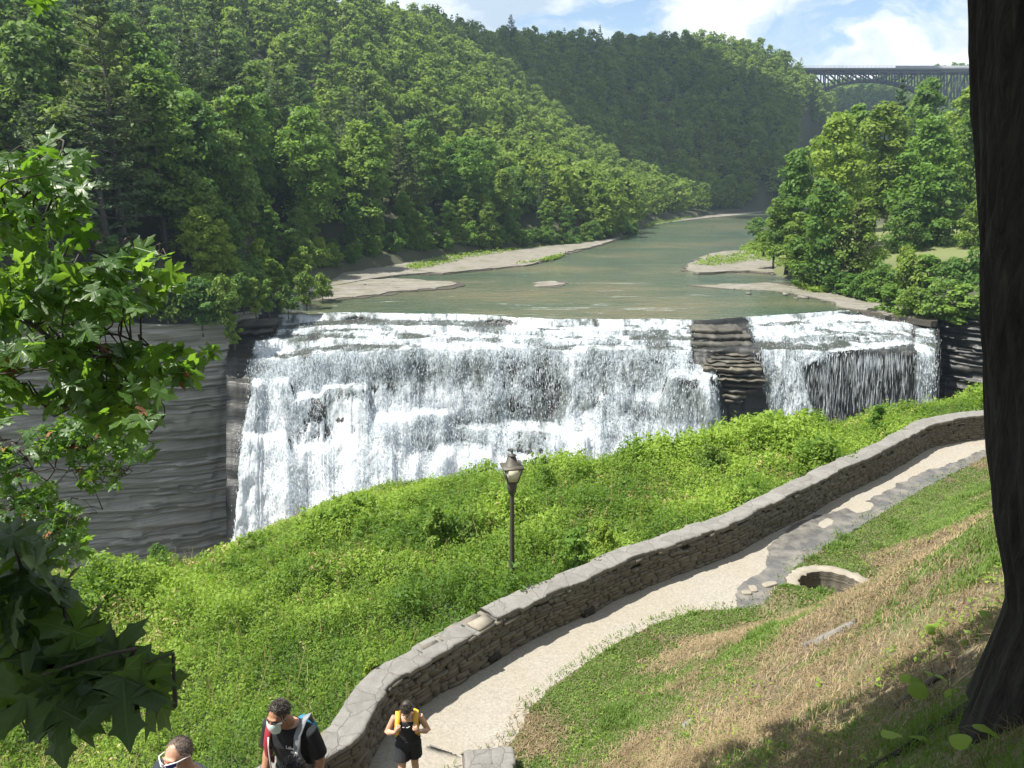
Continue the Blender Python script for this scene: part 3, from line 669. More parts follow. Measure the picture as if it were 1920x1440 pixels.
def scatter_far_bank():
    r = np.random.default_rng(11); pts = []
    s = 6.9
    for gx in np.arange(-150, 330, s):
        for gy in np.arange(60, 640, s):
            pts.append((gx+r.uniform(-.45, .45)*s, gy+r.uniform(-.45, .45)*s))
    P = np.array(pts); x, y = P[:, 0], P[:, 1]
    dl = sdist(x, y, TL); z, g = terrain_z(x, y)
    a, b, zc = proj(np.stack([x, y, z], -1)); a2, b2, _ = proj(np.stack([x, y, z+16], -1))
    ok = (dl > 1.5) & ~g & (a > -130) & (a < 1800) & (zc > 0) & (b2 < 640)
    # facing test: nothing that the ridge hides completely
    for i in range(len(x)):
        if ok[i]:
            t = np.linspace(.2, .97, 40); zz, _ = terrain_z(x[i]*t, y[i]*t); los = (z[i]+17)*t
            if (zz+6 > los).sum() > 2: ok[i] = False
    P = np.stack([x, y, z], -1)[ok]; dl = dl[ok]; zc = zc[ok]; a = a[ok]
    dcr = np.array([np.min(np.hypot(CREST[:, 0]-p[0], CREST[:, 1]-p[1])) for p in P])
    order = np.argsort(zc); near = order[:292]; far = order[292:]
    print('TREES near', len(near), 'far', len(far), 'zc split', zc[order[min(291, len(order)-1)]])
    zones = [('left of the cliff', None)]
    for i in near:
        p = P[i]; edge = dl[i] < 7; kind = 'p' if r.random() < (.20 if a[i] < 900 else .10) and not edge else 'b'
        k = int(r.integers(0, 3)) if kind == 'p' else (int(r.choice([0, 1, 2, 3, 4, 5])) if not edge else int(r.choice([5, 5, 4, 2])))
        s = r.uniform(.80, 1.18)*(.62 if edge else 1.0)*(1.22 if zc[i] < 165 and not edge else 1.0)
        col = 'dark green' if k not in (1, 4) else 'yellow-green'
        where = ('low' if edge else 'tall'); place = 'above the grey cliff' if a[i] < 560 and dl[i] < 40 else ('along the pale rock shelf by the river' if dl[i] < 9 else ('on the lower wooded slope' if dl[i] < 45 else 'high on the wooded slope'))
        if kind == 'p': put((kind, k), p-np.array((0, 0, .3)), r.uniform(0, 6.3), (s, s, s*r.uniform(.95, 1.1)), f'dark pine with layered branches {place}', f'pines {place}')
        else: put((kind, k), p-np.array((0, 0, .3)), r.uniform(0, 6.3), (s*r.uniform(.95, 1.15), s*r.uniform(.95, 1.15), s), f'{where} {col} leafy tree {place}', f'{where} {col} trees {place}')
    # bushes that close the wood's edge above the cliff and along the shelf
    E = resample(TL[1:10], 2.6); used_k = 0
    for q in E:
        for off in (2.2, 4.6):
            t = q + r.normal(0, .7, 2) + off*np.array((-.75, .45))*(1 if q[1] > 120 else 1)
            zz, g = terrain_z(t[:1], t[1:2]); a_, b_, zc_ = proj(np.array((t[0], t[1], zz[0])))
            if g[0] or a_ < -60 or zc_ > 250 or (off > 4 and r.random() < .35): continue
            s = r.uniform(.55, 1.15)*(1.0 if q[1] > 110 else 1.25); k = int(r.integers(0, 3))
            put(('s', k), (t[0], t[1], zz[0]-.3), r.uniform(0, 6.3), (s*1.15, s*1.15, s*r.uniform(.8, 1.3)), f'{["dense", "pale", "ragged"][k]} bush ' + ('on the brink of the grey cliff' if q[1] < 108 else 'edging the pale rock shelf'), f'{["dense", "pale", "ragged"][k]} bushes ' + ('on the cliff brink' if q[1] < 108 else 'by the rock shelf'))
    # the far ridge reads as one wood
    mb = []; rn = []; lib = []
    for q in range(5):
        rr = np.random.default_rng(300+q); V, F, n_, _ = broad_crown(rr, 13, 6.0, 1.0, 20, 34, 1.25) if q < 4 else pine_crown(rr, 16, 3.4, 2, 12, 14, 1.2)
        lib.append((V, n_))
    for i in far:
        V, n_ = lib[int(r.choice(5, p=[.23, .23, .23, .23, .08]))]; an = r.uniform(0, 6.3); s = r.uniform(.8, 1.2); c_, s_ = math.cos(an)*s, math.sin(an)*s
        mb.append(V @ np.array([[c_, s_, 0], [-s_, c_, 0], [0, 0, s]]) + P[i]); rn.append(np.clip(n_*.7+r.uniform(-.15, .45), 0, 1))
    return mb, rn
def far_woods():
    mb, rn = scatter_far_bank()
    r = np.random.default_rng(12); lib = []
    for q in range(3): lib.append(broad_crown(np.random.default_rng(400+q), 14, 6.0, 1.0, 12, 20, 2.2)[::2][:2])
    # hills beyond the bridge and the right bank behind the big trees
    for gx in np.arange(120, 470, 9.0):
        for gy in np.concatenate([np.arange(180, 560, 12.0), np.arange(620, 930, 10.0)]):
            x = gx+r.uniform(-4, 4); y = gy+r.uniform(-4, 4)
            z, g = terrain_z(np.array([x]), np.array([y])); z = z[0]
            if sdist(np.array([x]), np.array([y]), TR)[0] > -6 and y < 600: continue
            a, b, zc = proj(np.array((x, y, z+8)))
            if a > 2050 or a < 1450 or b > 520: continue
            V, n_ = lib[int(r.integers(0, 3))]; an = r.uniform(0, 6.3); s = r.uniform(.8, 1.2); c_, s_ = math.cos(an)*s, math.sin(an)*s
            mb.append(V @ np.array([[c_, s_, 0], [-s_, c_, 0], [0, 0, s]]) + np.array((x, y, z-1))); rn.append(np.clip(n_*.7+r.uniform(-.15, .4), 0, 1))
    V = np.vstack(mb); n = len(V)//4
    print('far wood faces', n)
    struct(mesh('forest', V, np.arange(n*4).reshape(n, 4), M_broad, attrs={'rnd': ('FACE', np.concatenate(rn))}), 'stuff')
far_woods()
def right_bank_trees():
    r = np.random.default_rng(21)
    H0 = [17, 19, 15, 21, 18, 13]; R0 = [4.6, 5.2, 4.9, 4.8, 4.0, 4.4]
    big = [  # centre px, half width px, top px, foot px, depth, kind
        ('leafy tree at the upstream end of the right-bank grove, leaning to the river', 1475, 60, 285, 500, 138, 0),
        ('rounded leafy tree second from the upstream end of the grove', 1548, 76, 222, 505, 146, 1),
        ('tall spreading tree with a bare dark trunk on the sunny lawn', 1632, 74, 200, 468, 152, 3),
        ('broad leafy tree in the middle of the grove, in front of the lawn', 1712, 76, 228, 492, 144, 1),
        ('leafy tree with a thick trunk beside the great foreground trunk', 1800, 66, 196, 478, 146, 0),
        ('leafy tree half hidden by the great foreground trunk', 1870, 66, 170, 478, 150, 2),
        ('pale feathery tree topping the grove below the bridge', 1712, 66, 156, 400, 190, 2),
        ('light green tree peeking over the grove, nearest the ridge', 1585, 52, 198, 420, 185, 4),
        ('yellow-green tree top under the bridge tower legs', 1785, 52, 168, 400, 178, 4),
        ('bushy tree leaning over the rock ledges at the water', 1528, 66, 338, 548, 124, 5),
        ('dense small tree between the river ledges and the lawn', 1605, 52, 372, 545, 121, 5),
        ('small tree at the river bend end of the grove', 1450, 40, 372, 492, 136, 5),
        ('leafy tree half in shade in the middle of the lawn', 1752, 55, 320, 486, 140, 5),
        ('shaded understorey tree on the lawn, nearest the water', 1690, 46, 372, 492, 138, 5),
        ('low-branched tree at the far side of the shaded lawn', 1818, 40, 360, 500, 134, 5),
        ('low spreading tree above the sloping grass bank', 1492, 55, 398, 520, 129, 5)]
    for lab, px, hw, top, foot, zc, k in big:
        p = W(px, foot, zc); q = W(px, top, zc); p = p-np.array((0, 0, .3)); s = (q[2]-p[2])/H0[k]*.97; w_ = hw*zc/1440/R0[k]*.92
        put(('b', k), p, r.uniform(0, 6.3), (w_, w_, s), lab)
    for i, (px, py, hw, zc, h) in enumerate([(1650, 560, 34, 112, 3.6), (1692, 548, 36, 113, 4.4), (1735, 552, 38, 112, 4.2), (1782, 556, 40, 110, 4.0), (1822, 560, 36, 108, 4.6), (1662, 588, 30, 104, 3.0), (1706, 604, 36, 101, 3.4), (1752, 600, 40, 100, 3.6), (1800, 604, 40, 98, 3.6), (1845, 600, 36, 96, 3.4), (1618, 560, 28, 114, 2.8), (1590, 552, 24, 117, 2.4), (1565, 548, 26, 120, 2.6), (1510, 530, 26, 127, 2.4), (1432, 470, 26, 150, 2.6), (1420, 440, 22, 210, 3.4), (1640, 520, 26, 128, 3.0), (1500, 500, 34, 134, 3.4)]):
        p = W(px, py, zc); k = (0, 2, 1)[i % 3]; w_ = 1.2*hw*zc/1440/[2.1, 1.8, 2.4][k]
        put(('s', k), p-np.array((0, 0, .3)), r.uniform(0, 6.3), (w_, w_, 1.35*h/[3.6, 4.4, 3.0][k]), f'{["dense", "pale", "ragged"][k]} bush on the right bank ' + ('above the falls' if i < 10 else 'by the river ledges'), f'{["dense", "pale", "ragged"][k]} bushes on the right bank ' + ('above the falls' if i < 10 else 'by the ledges'))
    for lab, px, py, zc, top, k, ws in [('narrow dark conifer rising out of the leafy group below the bridge', 1660, 420, 170, 160, 1, .8), ('pointed dark spruce in front of the lawn', 1596, 520, 120, 378, 2, 1.15)]:
        p = W(px, py, zc); q = W(px, top, zc); s = (q[2]-p[2])/[23, 21, 17][k]
        put(('p', k), p, 1.0, (s*ws, s*ws, s), lab)
right_bank_trees()
def cliff_plants():
    for k, (px, py, zc, sc, lab) in enumerate([(428, 600, 90.5, .75, 'bush hanging over the outer corner of the grey cliff'), (440, 632, 91.2, .6, 'creeper clump in the dark cleft beside the falls'), (424, 566, 91, .9, 'leafy bush crowning the corner of the grey cliff'), (456, 560, 95, .8, 'bush in shade at the inner end of the cliff top'), (505, 572, 98.5, .7, 'low bush in the shade just above the first lip of the falls'), (540, 570, 101, .8, 'bush at the inner corner between cliff and river ledge'), (575, 558, 106, .9, 'bush where the pale shelf meets the wooded bank'), (480, 575, 96.5, .75, 'dark bush over the shaded ledges left of the falls'), (605, 545, 112, .8, 'bush beside the inner end of the pale shelf'), (300, 1050, 74, .5, 'low plant on the rubble at the foot of the grey cliff')]):
        put(('s', k % 3), W(px, py+14, zc), k*2.1, (sc, sc, sc*1.3), lab)
cliff_plants()
def standout_pines():
    for lab, px, py, zc, top, k, ws in [
        ('huge pale pine with drooping tiers standing in front of the wooded slope', 215, 560, 92, 178, 0, 1.5),
        ('tall thin pine with a long bare trunk near the top of the slope', 425, 330, 150, 5, 0, .95),
        ('pine with a straight visible trunk beside the tall thin pine', 300, 330, 140, 20, 1, 1.0),
        ('old pine with wide horizontal tiers, high above the maple leaves', 190, 330, 130, -20, 0, 1.2),
        ('dark pine with a narrow crown amid the leafy slope', 690, 330, 185, 120, 1, 1.1),
        ('lone spreading pine breaking the skyline of the ridge', 958, 75, 405, 30, 2, 1.6)]:
        p = W(px, py, zc); q = W(px, top, zc); s = (q[2]-p[2])/[23, 21, 17][k]
        put(('p', k), p, px*.1, (s*ws, s*ws, s), lab)
standout_pines()

def build_bank_grass():
    r = np.random.default_rng(78); m = 5; n = len(BANK_C); P = np.repeat(BANK_C, m, 0)+r.normal(0, .35, (n*m, 3))*np.array((1, 1, 0)); P[:, 2] += np.repeat(BANK_H, m)*r.random(n*m)
    V, F = cards(P, r.normal(0, .5, P.shape)+np.array((0, 0, .7)), r.uniform(.3, .7, len(P)), r, .5)
    struct(mesh('bank_grass', V, F, M_bright, attrs={'rnd': ('FACE', r.random(len(P)))}), 'stuff')
build_bank_grass()

def bank_odds():
    t = thing('stone_steps', 'low pale stone steps on the far bank lawn beside the great trunk', 'steps', tuple(W(1800, 516, 126))); mb = MB()
    for i, (x, z, w_) in enumerate([(0, .0, 5.5), (.7, .32, 4.2), (1.5, .64, 2.6)]): mb.box((x, i*.5, z), (w_, 1.4, .26), 0, .04)
    mb.build('steps', M_shelf, t); mb = MB(); mb.box((-4.4, -.3, .1), (4.2, .35, .22), .0, .05); mb.build('kerb', M_shelf, t)
    p = W(1578, 554, 119); t = thing('driftwood', 'bleached forked driftwood log on the river ledge', 'driftwood', tuple(p+np.array((0, 0, .2)))); mb = MB()
    for pts in ([(-2.2, 0, .0), (-.6, .1, .25), (1.2, 0, .1), (2.4, .2, .35)], [(-.9, 0, .2), (-1.2, .1, .8), (-1.0, .1, 1.3)], [(.2, 0, .2), (.5, .2, .8)]): mb.tube(resample(np.array(pts), .2), .09, 6)
    mb.build('log', plain('bleached_wood', (.30, .27, .22), .9), t, True)
bank_odds()
# ================================================================== steel arch bridge far up the gorge
M_steel = plain('weathered_steel', (.032, .030, .032), .7, metal=0, scale=.3)
M_deck = plain('bridge_deck', (.20, .20, .20), .8, scale=.3)
M_rail = plain('bridge_rail', (.30, .31, .32), .6, scale=.3)
def build_bridge():
    ZC = 600.0; Y0 = W(1637, 130, ZC)[1]
    def B(px, py):      # in the vertical plane of the near truss
        d = np.array(((px-960)/1440, CP-(py-720)/1440*SP, -(SP+(py-720)/1440*CP))); return d*(Y0/d[1])
    t = thing('arch_bridge', 'dark steel deck arch bridge spanning the gorge beyond the wooded ridge', 'bridge', tuple(B(1637, 131)))
    o0 = np.array(t.location)
    xs = [1495, 1522, 1550, 1577, 1602, 1626, 1650, 1675, 1699, 1723, 1748, 1773, 1798, 1823, 1848, 1873]
    low = lambda px: 150.5+21.5*((px-1634)/95.)**2
    z_top = B(1637, 135)[2]; dk = B(1637, 129)[2]; DEP = 9.0
    mb = MB(); L0, L1 = B(1440, 131)[0], B(1960, 131)[0]; mb.box(((L0+L1)/2, Y0+DEP/2, dk), (L1-L0, DEP+3, 1.3)); mb.V = [v-o0 for v in mb.V]; mb.build('deck', M_deck, t)
    def part(nm, fn, m=M_steel):
        mb = MB(); fn(mb); mb.V = [v-o0 for v in mb.V]; return mb.build(nm, m, t)
    for dy in (0, DEP):
        off = np.array((0, dy, 0))
        part('girder', lambda mb: mb.box(((L0+L1)/2, Y0+dy, z_top), (L1-L0, .7, 2.0)))
        def arch(mb):
            q = np.linspace(1538, 1736, 30)
            for a, b in zip(q[:-1], q[1:]): mb.bar(B(a, low(a))+off, B(b, low(b))+off, .9, 2.0)
        part('arch_rib', arch)
        part('railing', lambda mb: [mb.bar(np.array((L0, Y0+dy*1.3-1.2, dk+1.9)), np.array((L1, Y0+dy*1.3-1.2, dk+1.9)), .22)] + [mb.box((x, Y0+dy*1.3-1.2, dk+1.2), (.16, .16, 1.4)) for x in np.arange(L0, L1, 3.2)], M_rail)
        for i, px in enumerate(xs):
            b = low(px) if 1538 <= px <= 1736 else (200 if px > 1736 else 178)
            for e in (-1.3, 1.3): part('post', lambda mb: mb.bar(np.array((B(px, 135)[0]+e*.8, Y0+dy, z_top)), np.array((B(px, b)[0]+e, Y0+dy, B(px, b)[2])), .8))
            if i+1 < len(xs):
                p2 = xs[i+1]; b2 = low(p2) if 1538 <= p2 <= 1736 else (200 if p2 > 1736 else 178)
                if px < 1634: A_, C_ = B(px, 135), B(p2, b2)
                else: A_, C_ = B(p2, 135), B(px, b)
                if p2 > 1523: part('brace', lambda mb: mb.bar(A_+off, C_+off, 1.05))
    for px in xs:
        part('floor_beam', lambda mb: mb.box((B(px, 135)[0], Y0+DEP/2, z_top-.4), (1.4, DEP, 1.6)))
    part('road_barrier', lambda mb: mb.box(((B(1690, 131)[0]+L1)/2, Y0+DEP*1.15, dk+2.2), (L1-B(1690, 131)[0], .3, 3.0)), M_rail)
build_bridge()
# ================================================================== the near bank: path, wall, meadow, grassy slope
PZ = -9.9
NB = [G(a, b, PZ)[:2] for a, b in [(665, 1475), (690, 1440), (712, 1397), (740, 1360), (790, 1325), (827, 1300), (873, 1273), (930, 1237), (973, 1213), (1023, 1187), (1103, 1153), (1173, 1117), (1280, 1075), (1373, 1040), (1440, 1003), (1520, 963), (1563, 937), (1640, 900), (1690, 872), (1720, 853), (1745, 840), (1790, 830), (1843, 822), (1900, 812), (1990, 800), (2120, 790)]]
NB = np.array([(-8.6, 5.0), (-6.4, 6.6), (-4.8, 8.2), (-3.6, 9.8)] + [tuple(p) for p in NB])
WALL = resample(NB, .10)            # near face of the wall, running from the steps away to the far right
ED = np.array([(-11, 2.2), (-7, 5.6), (-4.5, 7.8), (-2.4, 9.6), (-1.0, 10.9)] + [tuple(G(a, b, PZ)[:2]) for a, b in [(960, 1395), (985, 1350), (1003, 1318), (1062, 1272), (1130, 1222), (1205, 1182), (1290, 1150), (1390, 1140), (1470, 1122), (1478, 1085), (1490, 1062), (1560, 1020), (1640, 970), (1720, 922), (1790, 886), (1850, 856), (1930, 835), (2060, 815)]])
EDGE = resample(ED, .2)
BC = G(1562, 1096, -9.42); BR = 1.06   # spring basin: centre, outer radius
def slope_z(x, y, raw=False):
    s = -sdist(x, y, EDGE[::3])
    q = s-1.15; g = .06*np.clip(s, 0, 1.5)+1.065*np.where(q < -.8, 0, np.where(q < .8, (q+.8)**2/3.2, q)); q = np.maximum(s-.9, 0); g = .05*np.clip(s, 0, 1.5)+.70*q*q/(q+.35)+.047*q**2; g = np.where(s < 9.2, g, .075+.70*8.3**2/8.65+.047*8.3**2+(s-9.2)*.12)
    z = PZ+.02 + g + .10*sstep(.3, 2, s)*(fbm(np.asarray(x)*.8, np.asarray(y)*.8, 91, 4)-.5)*2
    if not raw:
        d = np.hypot(np.asarray(x)-BC[0], np.asarray(y)-BC[1]); ux, uy = -BC[0]/math.hypot(BC[0], BC[1]), -BC[1]/math.hypot(BC[0], BC[1]); toward = (np.asarray(x)-BC[0])*ux+(np.asarray(y)-BC[1])*uy
        flat = sstep(3.2, 1.7, d)*sstep(1.0, .25, toward); z = z*(1-flat)+np.minimum(z, PZ+.12)*flat
        z = np.where((d < 1.7) & (toward > .15), np.maximum(z, PZ+.10+.52*sstep(.2, .75, toward)*sstep(1.7, 1.2, d)), z)
        z = np.where((d < BR-.10) & (toward < .42), np.minimum(z, -10.15), z)
    return z, s
def m_soil():
    m, nt, b = newmat('dry_slope'); p = pos(nt)
    n = noise(nt, p, .8, 6, .65); f = noise(nt, p, 14, 4, .7); q = noise(nt, scaled(nt, p, (5, 5, 1)), 2.0, 5, .7)
    c = ramp(nt, f, [(.3, (.038, .028, .018)), (.5, (.105, .078, .047)), (.7, (.21, .165, .10))])
    c = mix(nt, math_(nt, 'MULTIPLY', ramp(nt, n, [(.45, 0), (.62, 1)]), .6), c, mix(nt, q, (.06, .085, .025), (.13, .165, .05)))
    setc(nt, b, 'Base Color', c); setc(nt, b, 'Roughness', .95); bump(nt, b, f, .6, .03); return m
M_soil = m_soil()
def m_path():
    m, nt, b = newmat('trodden_gravel'); p = pos(nt)
    n = noise(nt, p, .7, 5, .6); f = noise(nt, p, 30, 4, .75); g = nd(nt, 'ShaderNodeTexVoronoi', {'Vector': p, 'Scale': 22.0}).outputs['Color']
    c = ramp(nt, f, [(.28, (.165, .15, .125)), (.5, (.265, .247, .208)), (.72, (.36, .338, .292))])
    c = mix(nt, math_(nt, 'MULTIPLY', ramp(nt, n, [(.38, 1), (.60, 0)]), .35), c, (.26, .215, .15))
    c = mix(nt, .25, c, mix(nt, nd(nt, 'ShaderNodeSeparateColor', {0: g}).outputs[0], (.16, .14, .11), (.36, .33, .27)))
    setc(nt, b, 'Base Color', c); setc(nt, b, 'Roughness', .95); bump(nt, b, math_(nt, 'ADD', f, math_(nt, 'MULTIPLY', n, .5)), .6, .02); return m
M_path = m_path()
def m_wetpath():
    m, nt, b = newmat('wet_gravel'); p = pos(nt)
    n = noise(nt, p, 2.2, 5, .6); f = noise(nt, p, 26, 4, .75)
    setc(nt, b, 'Base Color', mix(nt, ramp(nt, n, [(.4, 0), (.65, 1)]), mix(nt, f, (.05, .05, .05), (.13, .125, .115)), mix(nt, f, (.10, .095, .085), (.24, .22, .185))))
    setc(nt, b, 'Roughness', ramp(nt, n, [(.35, .12), (.6, .65)])); bump(nt, b, f, .3, .01); return m
M_wetp = m_wetpath()
def build_slope():
    xs = np.arange(-12, 34, .16); ys = np.arange(-8, 40, .16); X, Y = np.meshgrid(xs, ys, indexing='ij')
    Z, s = slope_z(X, Y); Z = np.where(s < 0, PZ-.02+.1*s, Z)
    F = grid_faces(len(xs), len(ys)); sv = s.ravel(); F = F[(sv[F].max(1) > -.25)]
    struct(mesh('hillside', np.stack([X, Y, Z], -1).reshape(-1, 3), F, M_soil, smooth=True))
    # path from wall foot to slope edge
    n = 260; A = WALL[np.linspace(0, len(WALL)-1, n).astype(int)]; E = resample(ED, .05); Bp = []
    for i, a in enumerate(A):
        t = np.array(A[min(i+1, n-1)])-np.array(A[max(i-1, 0)]); t /= np.linalg.norm(t); nn = np.array((t[1], -t[0]))
        d = (E-a) @ nn; w_ = np.abs((E-a) @ t); k = np.argmin(w_+np.where(d < 0, 99, 0)+.05*np.abs(d)); Bp.append(a+nn*(d[k]+.35))
    Bp = np.array(Bp); m = 34; V = []
    for v in np.linspace(0, 1, m):
        P = A*(1-v)+Bp*v; V.append(np.stack([P[:, 0], P[:, 1], PZ+.03*(fbm(P[:, 0]*1.3, P[:, 1]*1.3, 5)-.5)-.02*math.sin(v*3.1)+.0*P[:, 0]], -1))
    V = np.array(V); V[0, :, :2] -= (V[1, :, :2]-V[0, :, :2])*1.0
    struct(mesh('path', V.reshape(-1, 3), grid_faces(m, n)[:, ::-1], M_path, smooth=True))
build_slope()
def ragged(name, pxs, z, mat, seed, amp=.16):
    P = np.array([G(a, b, z)[:2] for a, b in pxs]); P = resample(np.vstack([P, P[:1]]), .10)[:-1]; n = len(P); k = np.arange(n)
    d = P-P.mean(0); t = np.roll(P, -1, 0)-np.roll(P, 1, 0); t /= np.linalg.norm(t, axis=1)[:, None]+1e-9
    P = P + np.stack([t[:, 1], -t[:, 0]], 1)*(fbm(k*.22, k*0, seed, 4, .65)-.5)[:, None]*amp*2
    bm = bmesh.new(); f = bm.faces.new([bm.verts.new((p[0], p[1], z)) for p in P]); bmesh.ops.triangulate(bm, faces=[f]); bmesh.ops.recalc_face_normals(bm, faces=bm.faces)
    if bm.faces[:][0].normal.z < 0: bmesh.ops.reverse_faces(bm, faces=bm.faces)
    me = bpy.data.meshes.new(name); bm.to_mesh(me); bm.free(); me.materials.append(mat)
    o = bpy.data.objects.new(name, me); COL.objects.link(o); return struct(o)
ragged('wet_ground', [(1376, 1112), (1398, 1092), (1425, 1072), (1440, 1040), (1452, 1012), (1482, 990), (1520, 972), (1560, 958), (1600, 952), (1625, 940), (1650, 925), (1690, 905), (1735, 885), (1790, 866), (1840, 845), (1850, 856), (1790, 888), (1720, 924), (1640, 972), (1560, 1022), (1490, 1066), (1474, 1100), (1476, 1130), (1400, 1142)], PZ+.026, M_wetp, 3, .15)
ragged('trodden_patch', [(1530, 982), (1552, 972), (1560, 980), (1545, 992)], PZ+.030, M_path, 5, .12)
ragged('trodden_patch', [(1590, 952), (1622, 942), (1640, 948), (1610, 962)], PZ+.030, M_path, 6, .14)

# ---- dry-stone wall
M_stone = m_rock('wall_stone', [(.10, .088, .070), (.155, .14, .112), (.215, .195, .160), (.27, .25, .21)], zs=9, damp=(.12, .10, .075))
def m_cope():
    m, nt, b = newmat('coping_stone'); p = pos(nt)
    wv = nd(nt, 'ShaderNodeVectorMath', {0: p, 1: nd(nt, 'ShaderNodeVectorMath', {0: nd(nt, 'ShaderNodeTexNoise', {'Vector': p, 'Scale': 2.5, 'Detail': 4}).outputs[1], 'Scale': .35}, operation='SCALE').outputs[0]}, operation='ADD').outputs[0]
    vo = nd(nt, 'ShaderNodeTexVoronoi', {'Vector': wv, 'Scale': 1.9}, feature='DISTANCE_TO_EDGE').outputs['Distance']; vc = nd(nt, 'ShaderNodeTexVoronoi', {'Vector': wv, 'Scale': 1.9}).outputs['Color']
    n = noise(nt, p, 5, 6, .65); f = noise(nt, p, 40, 3, .6)
    c = mix(nt, .5, ramp(nt, n, [(.3, (.105, .098, .085)), (.5, (.165, .158, .142)), (.7, (.25, .24, .22))]), mix(nt, f, (.10, .095, .083), (.25, .24, .22)))
    c = mix(nt, .28, c, mix(nt, nd(nt, 'ShaderNodeSeparateColor', {0: vc}).outputs[0], (.09, .085, .075), (.21, .20, .18))); crack = ramp(nt, vo, [(.0, 1), (.03, 0)]); c = mix(nt, math_(nt, 'MULTIPLY', math_(nt, 'MULTIPLY', crack, ramp(nt, n, [(.4, .1), (.6, .8)])), .8), c, (.07, .062, .05))
    setc(nt, b, 'Base Color', c); setc(nt, b, 'Roughness', .9); bump(nt, b, math_(nt, 'SUBTRACT', math_(nt, 'ADD', n, math_(nt, 'MULTIPLY', f, .3)), math_(nt, 'MULTIPLY', crack, .6)), .6, .03); return m
M_cope = m_cope()
M_mortar = plain('wall_core', (.028, .025, .021), .95)
M_white = plain('pale_stone', (.235, .21, .165), .9, scale=5, var=.2)
WT = np.gradient(WALL, axis=0); WT /= np.linalg.norm(WT, axis=1)[:, None]; WN = np.stack([WT[:, 1], -WT[:, 0]], 1)   # WN points to the path
WLEN = np.concatenate(([0], np.cumsum(np.linalg.norm(np.diff(WALL, axis=0), axis=1))))
def wat(L):
    i = np.interp(L, WLEN, np.arange(len(WALL)))
    f = lambda A: np.stack([np.interp(i, np.arange(len(WALL)), A[:, k]) for k in range(2)], -1)
    return f(WALL), f(WT), f(WN)
THK = .50
def stone(mb, c, t, nn, L, H, D, r, a=None, round_=.16):
    "one rough stone: a box with chamfered, jittered corners"
    v = []; 
    for sx in (-1, 1):
        for sz in (-1, 1):
            for sy in (-1, 1): v.append((sx*L/2*r.uniform(.86, 1), sy*D/2*r.uniform(.75, 1), sz*H/2*r.uniform(.80, 1)))
    v = np.array(v); ax = np.stack([np.append(t, 0), np.append(nn, 0), (0, 0, 1)]); 
    bulge = np.array([(0, D/2*r.uniform(1.0, 1.25), H*r.uniform(-.15, .15))])
    V = np.vstack([v, bulge]) @ ax + c
    q = [(0, 4, 5, 1), (2, 3, 7, 6), (0, 2, 6, 4), (0, 1, 3, 2), (4, 6, 7, 5)]
    mb.add(V, [np.array(q), np.array([(1, 5, 8), (5, 7, 8), (7, 3, 8), (3, 1, 8)])], a)
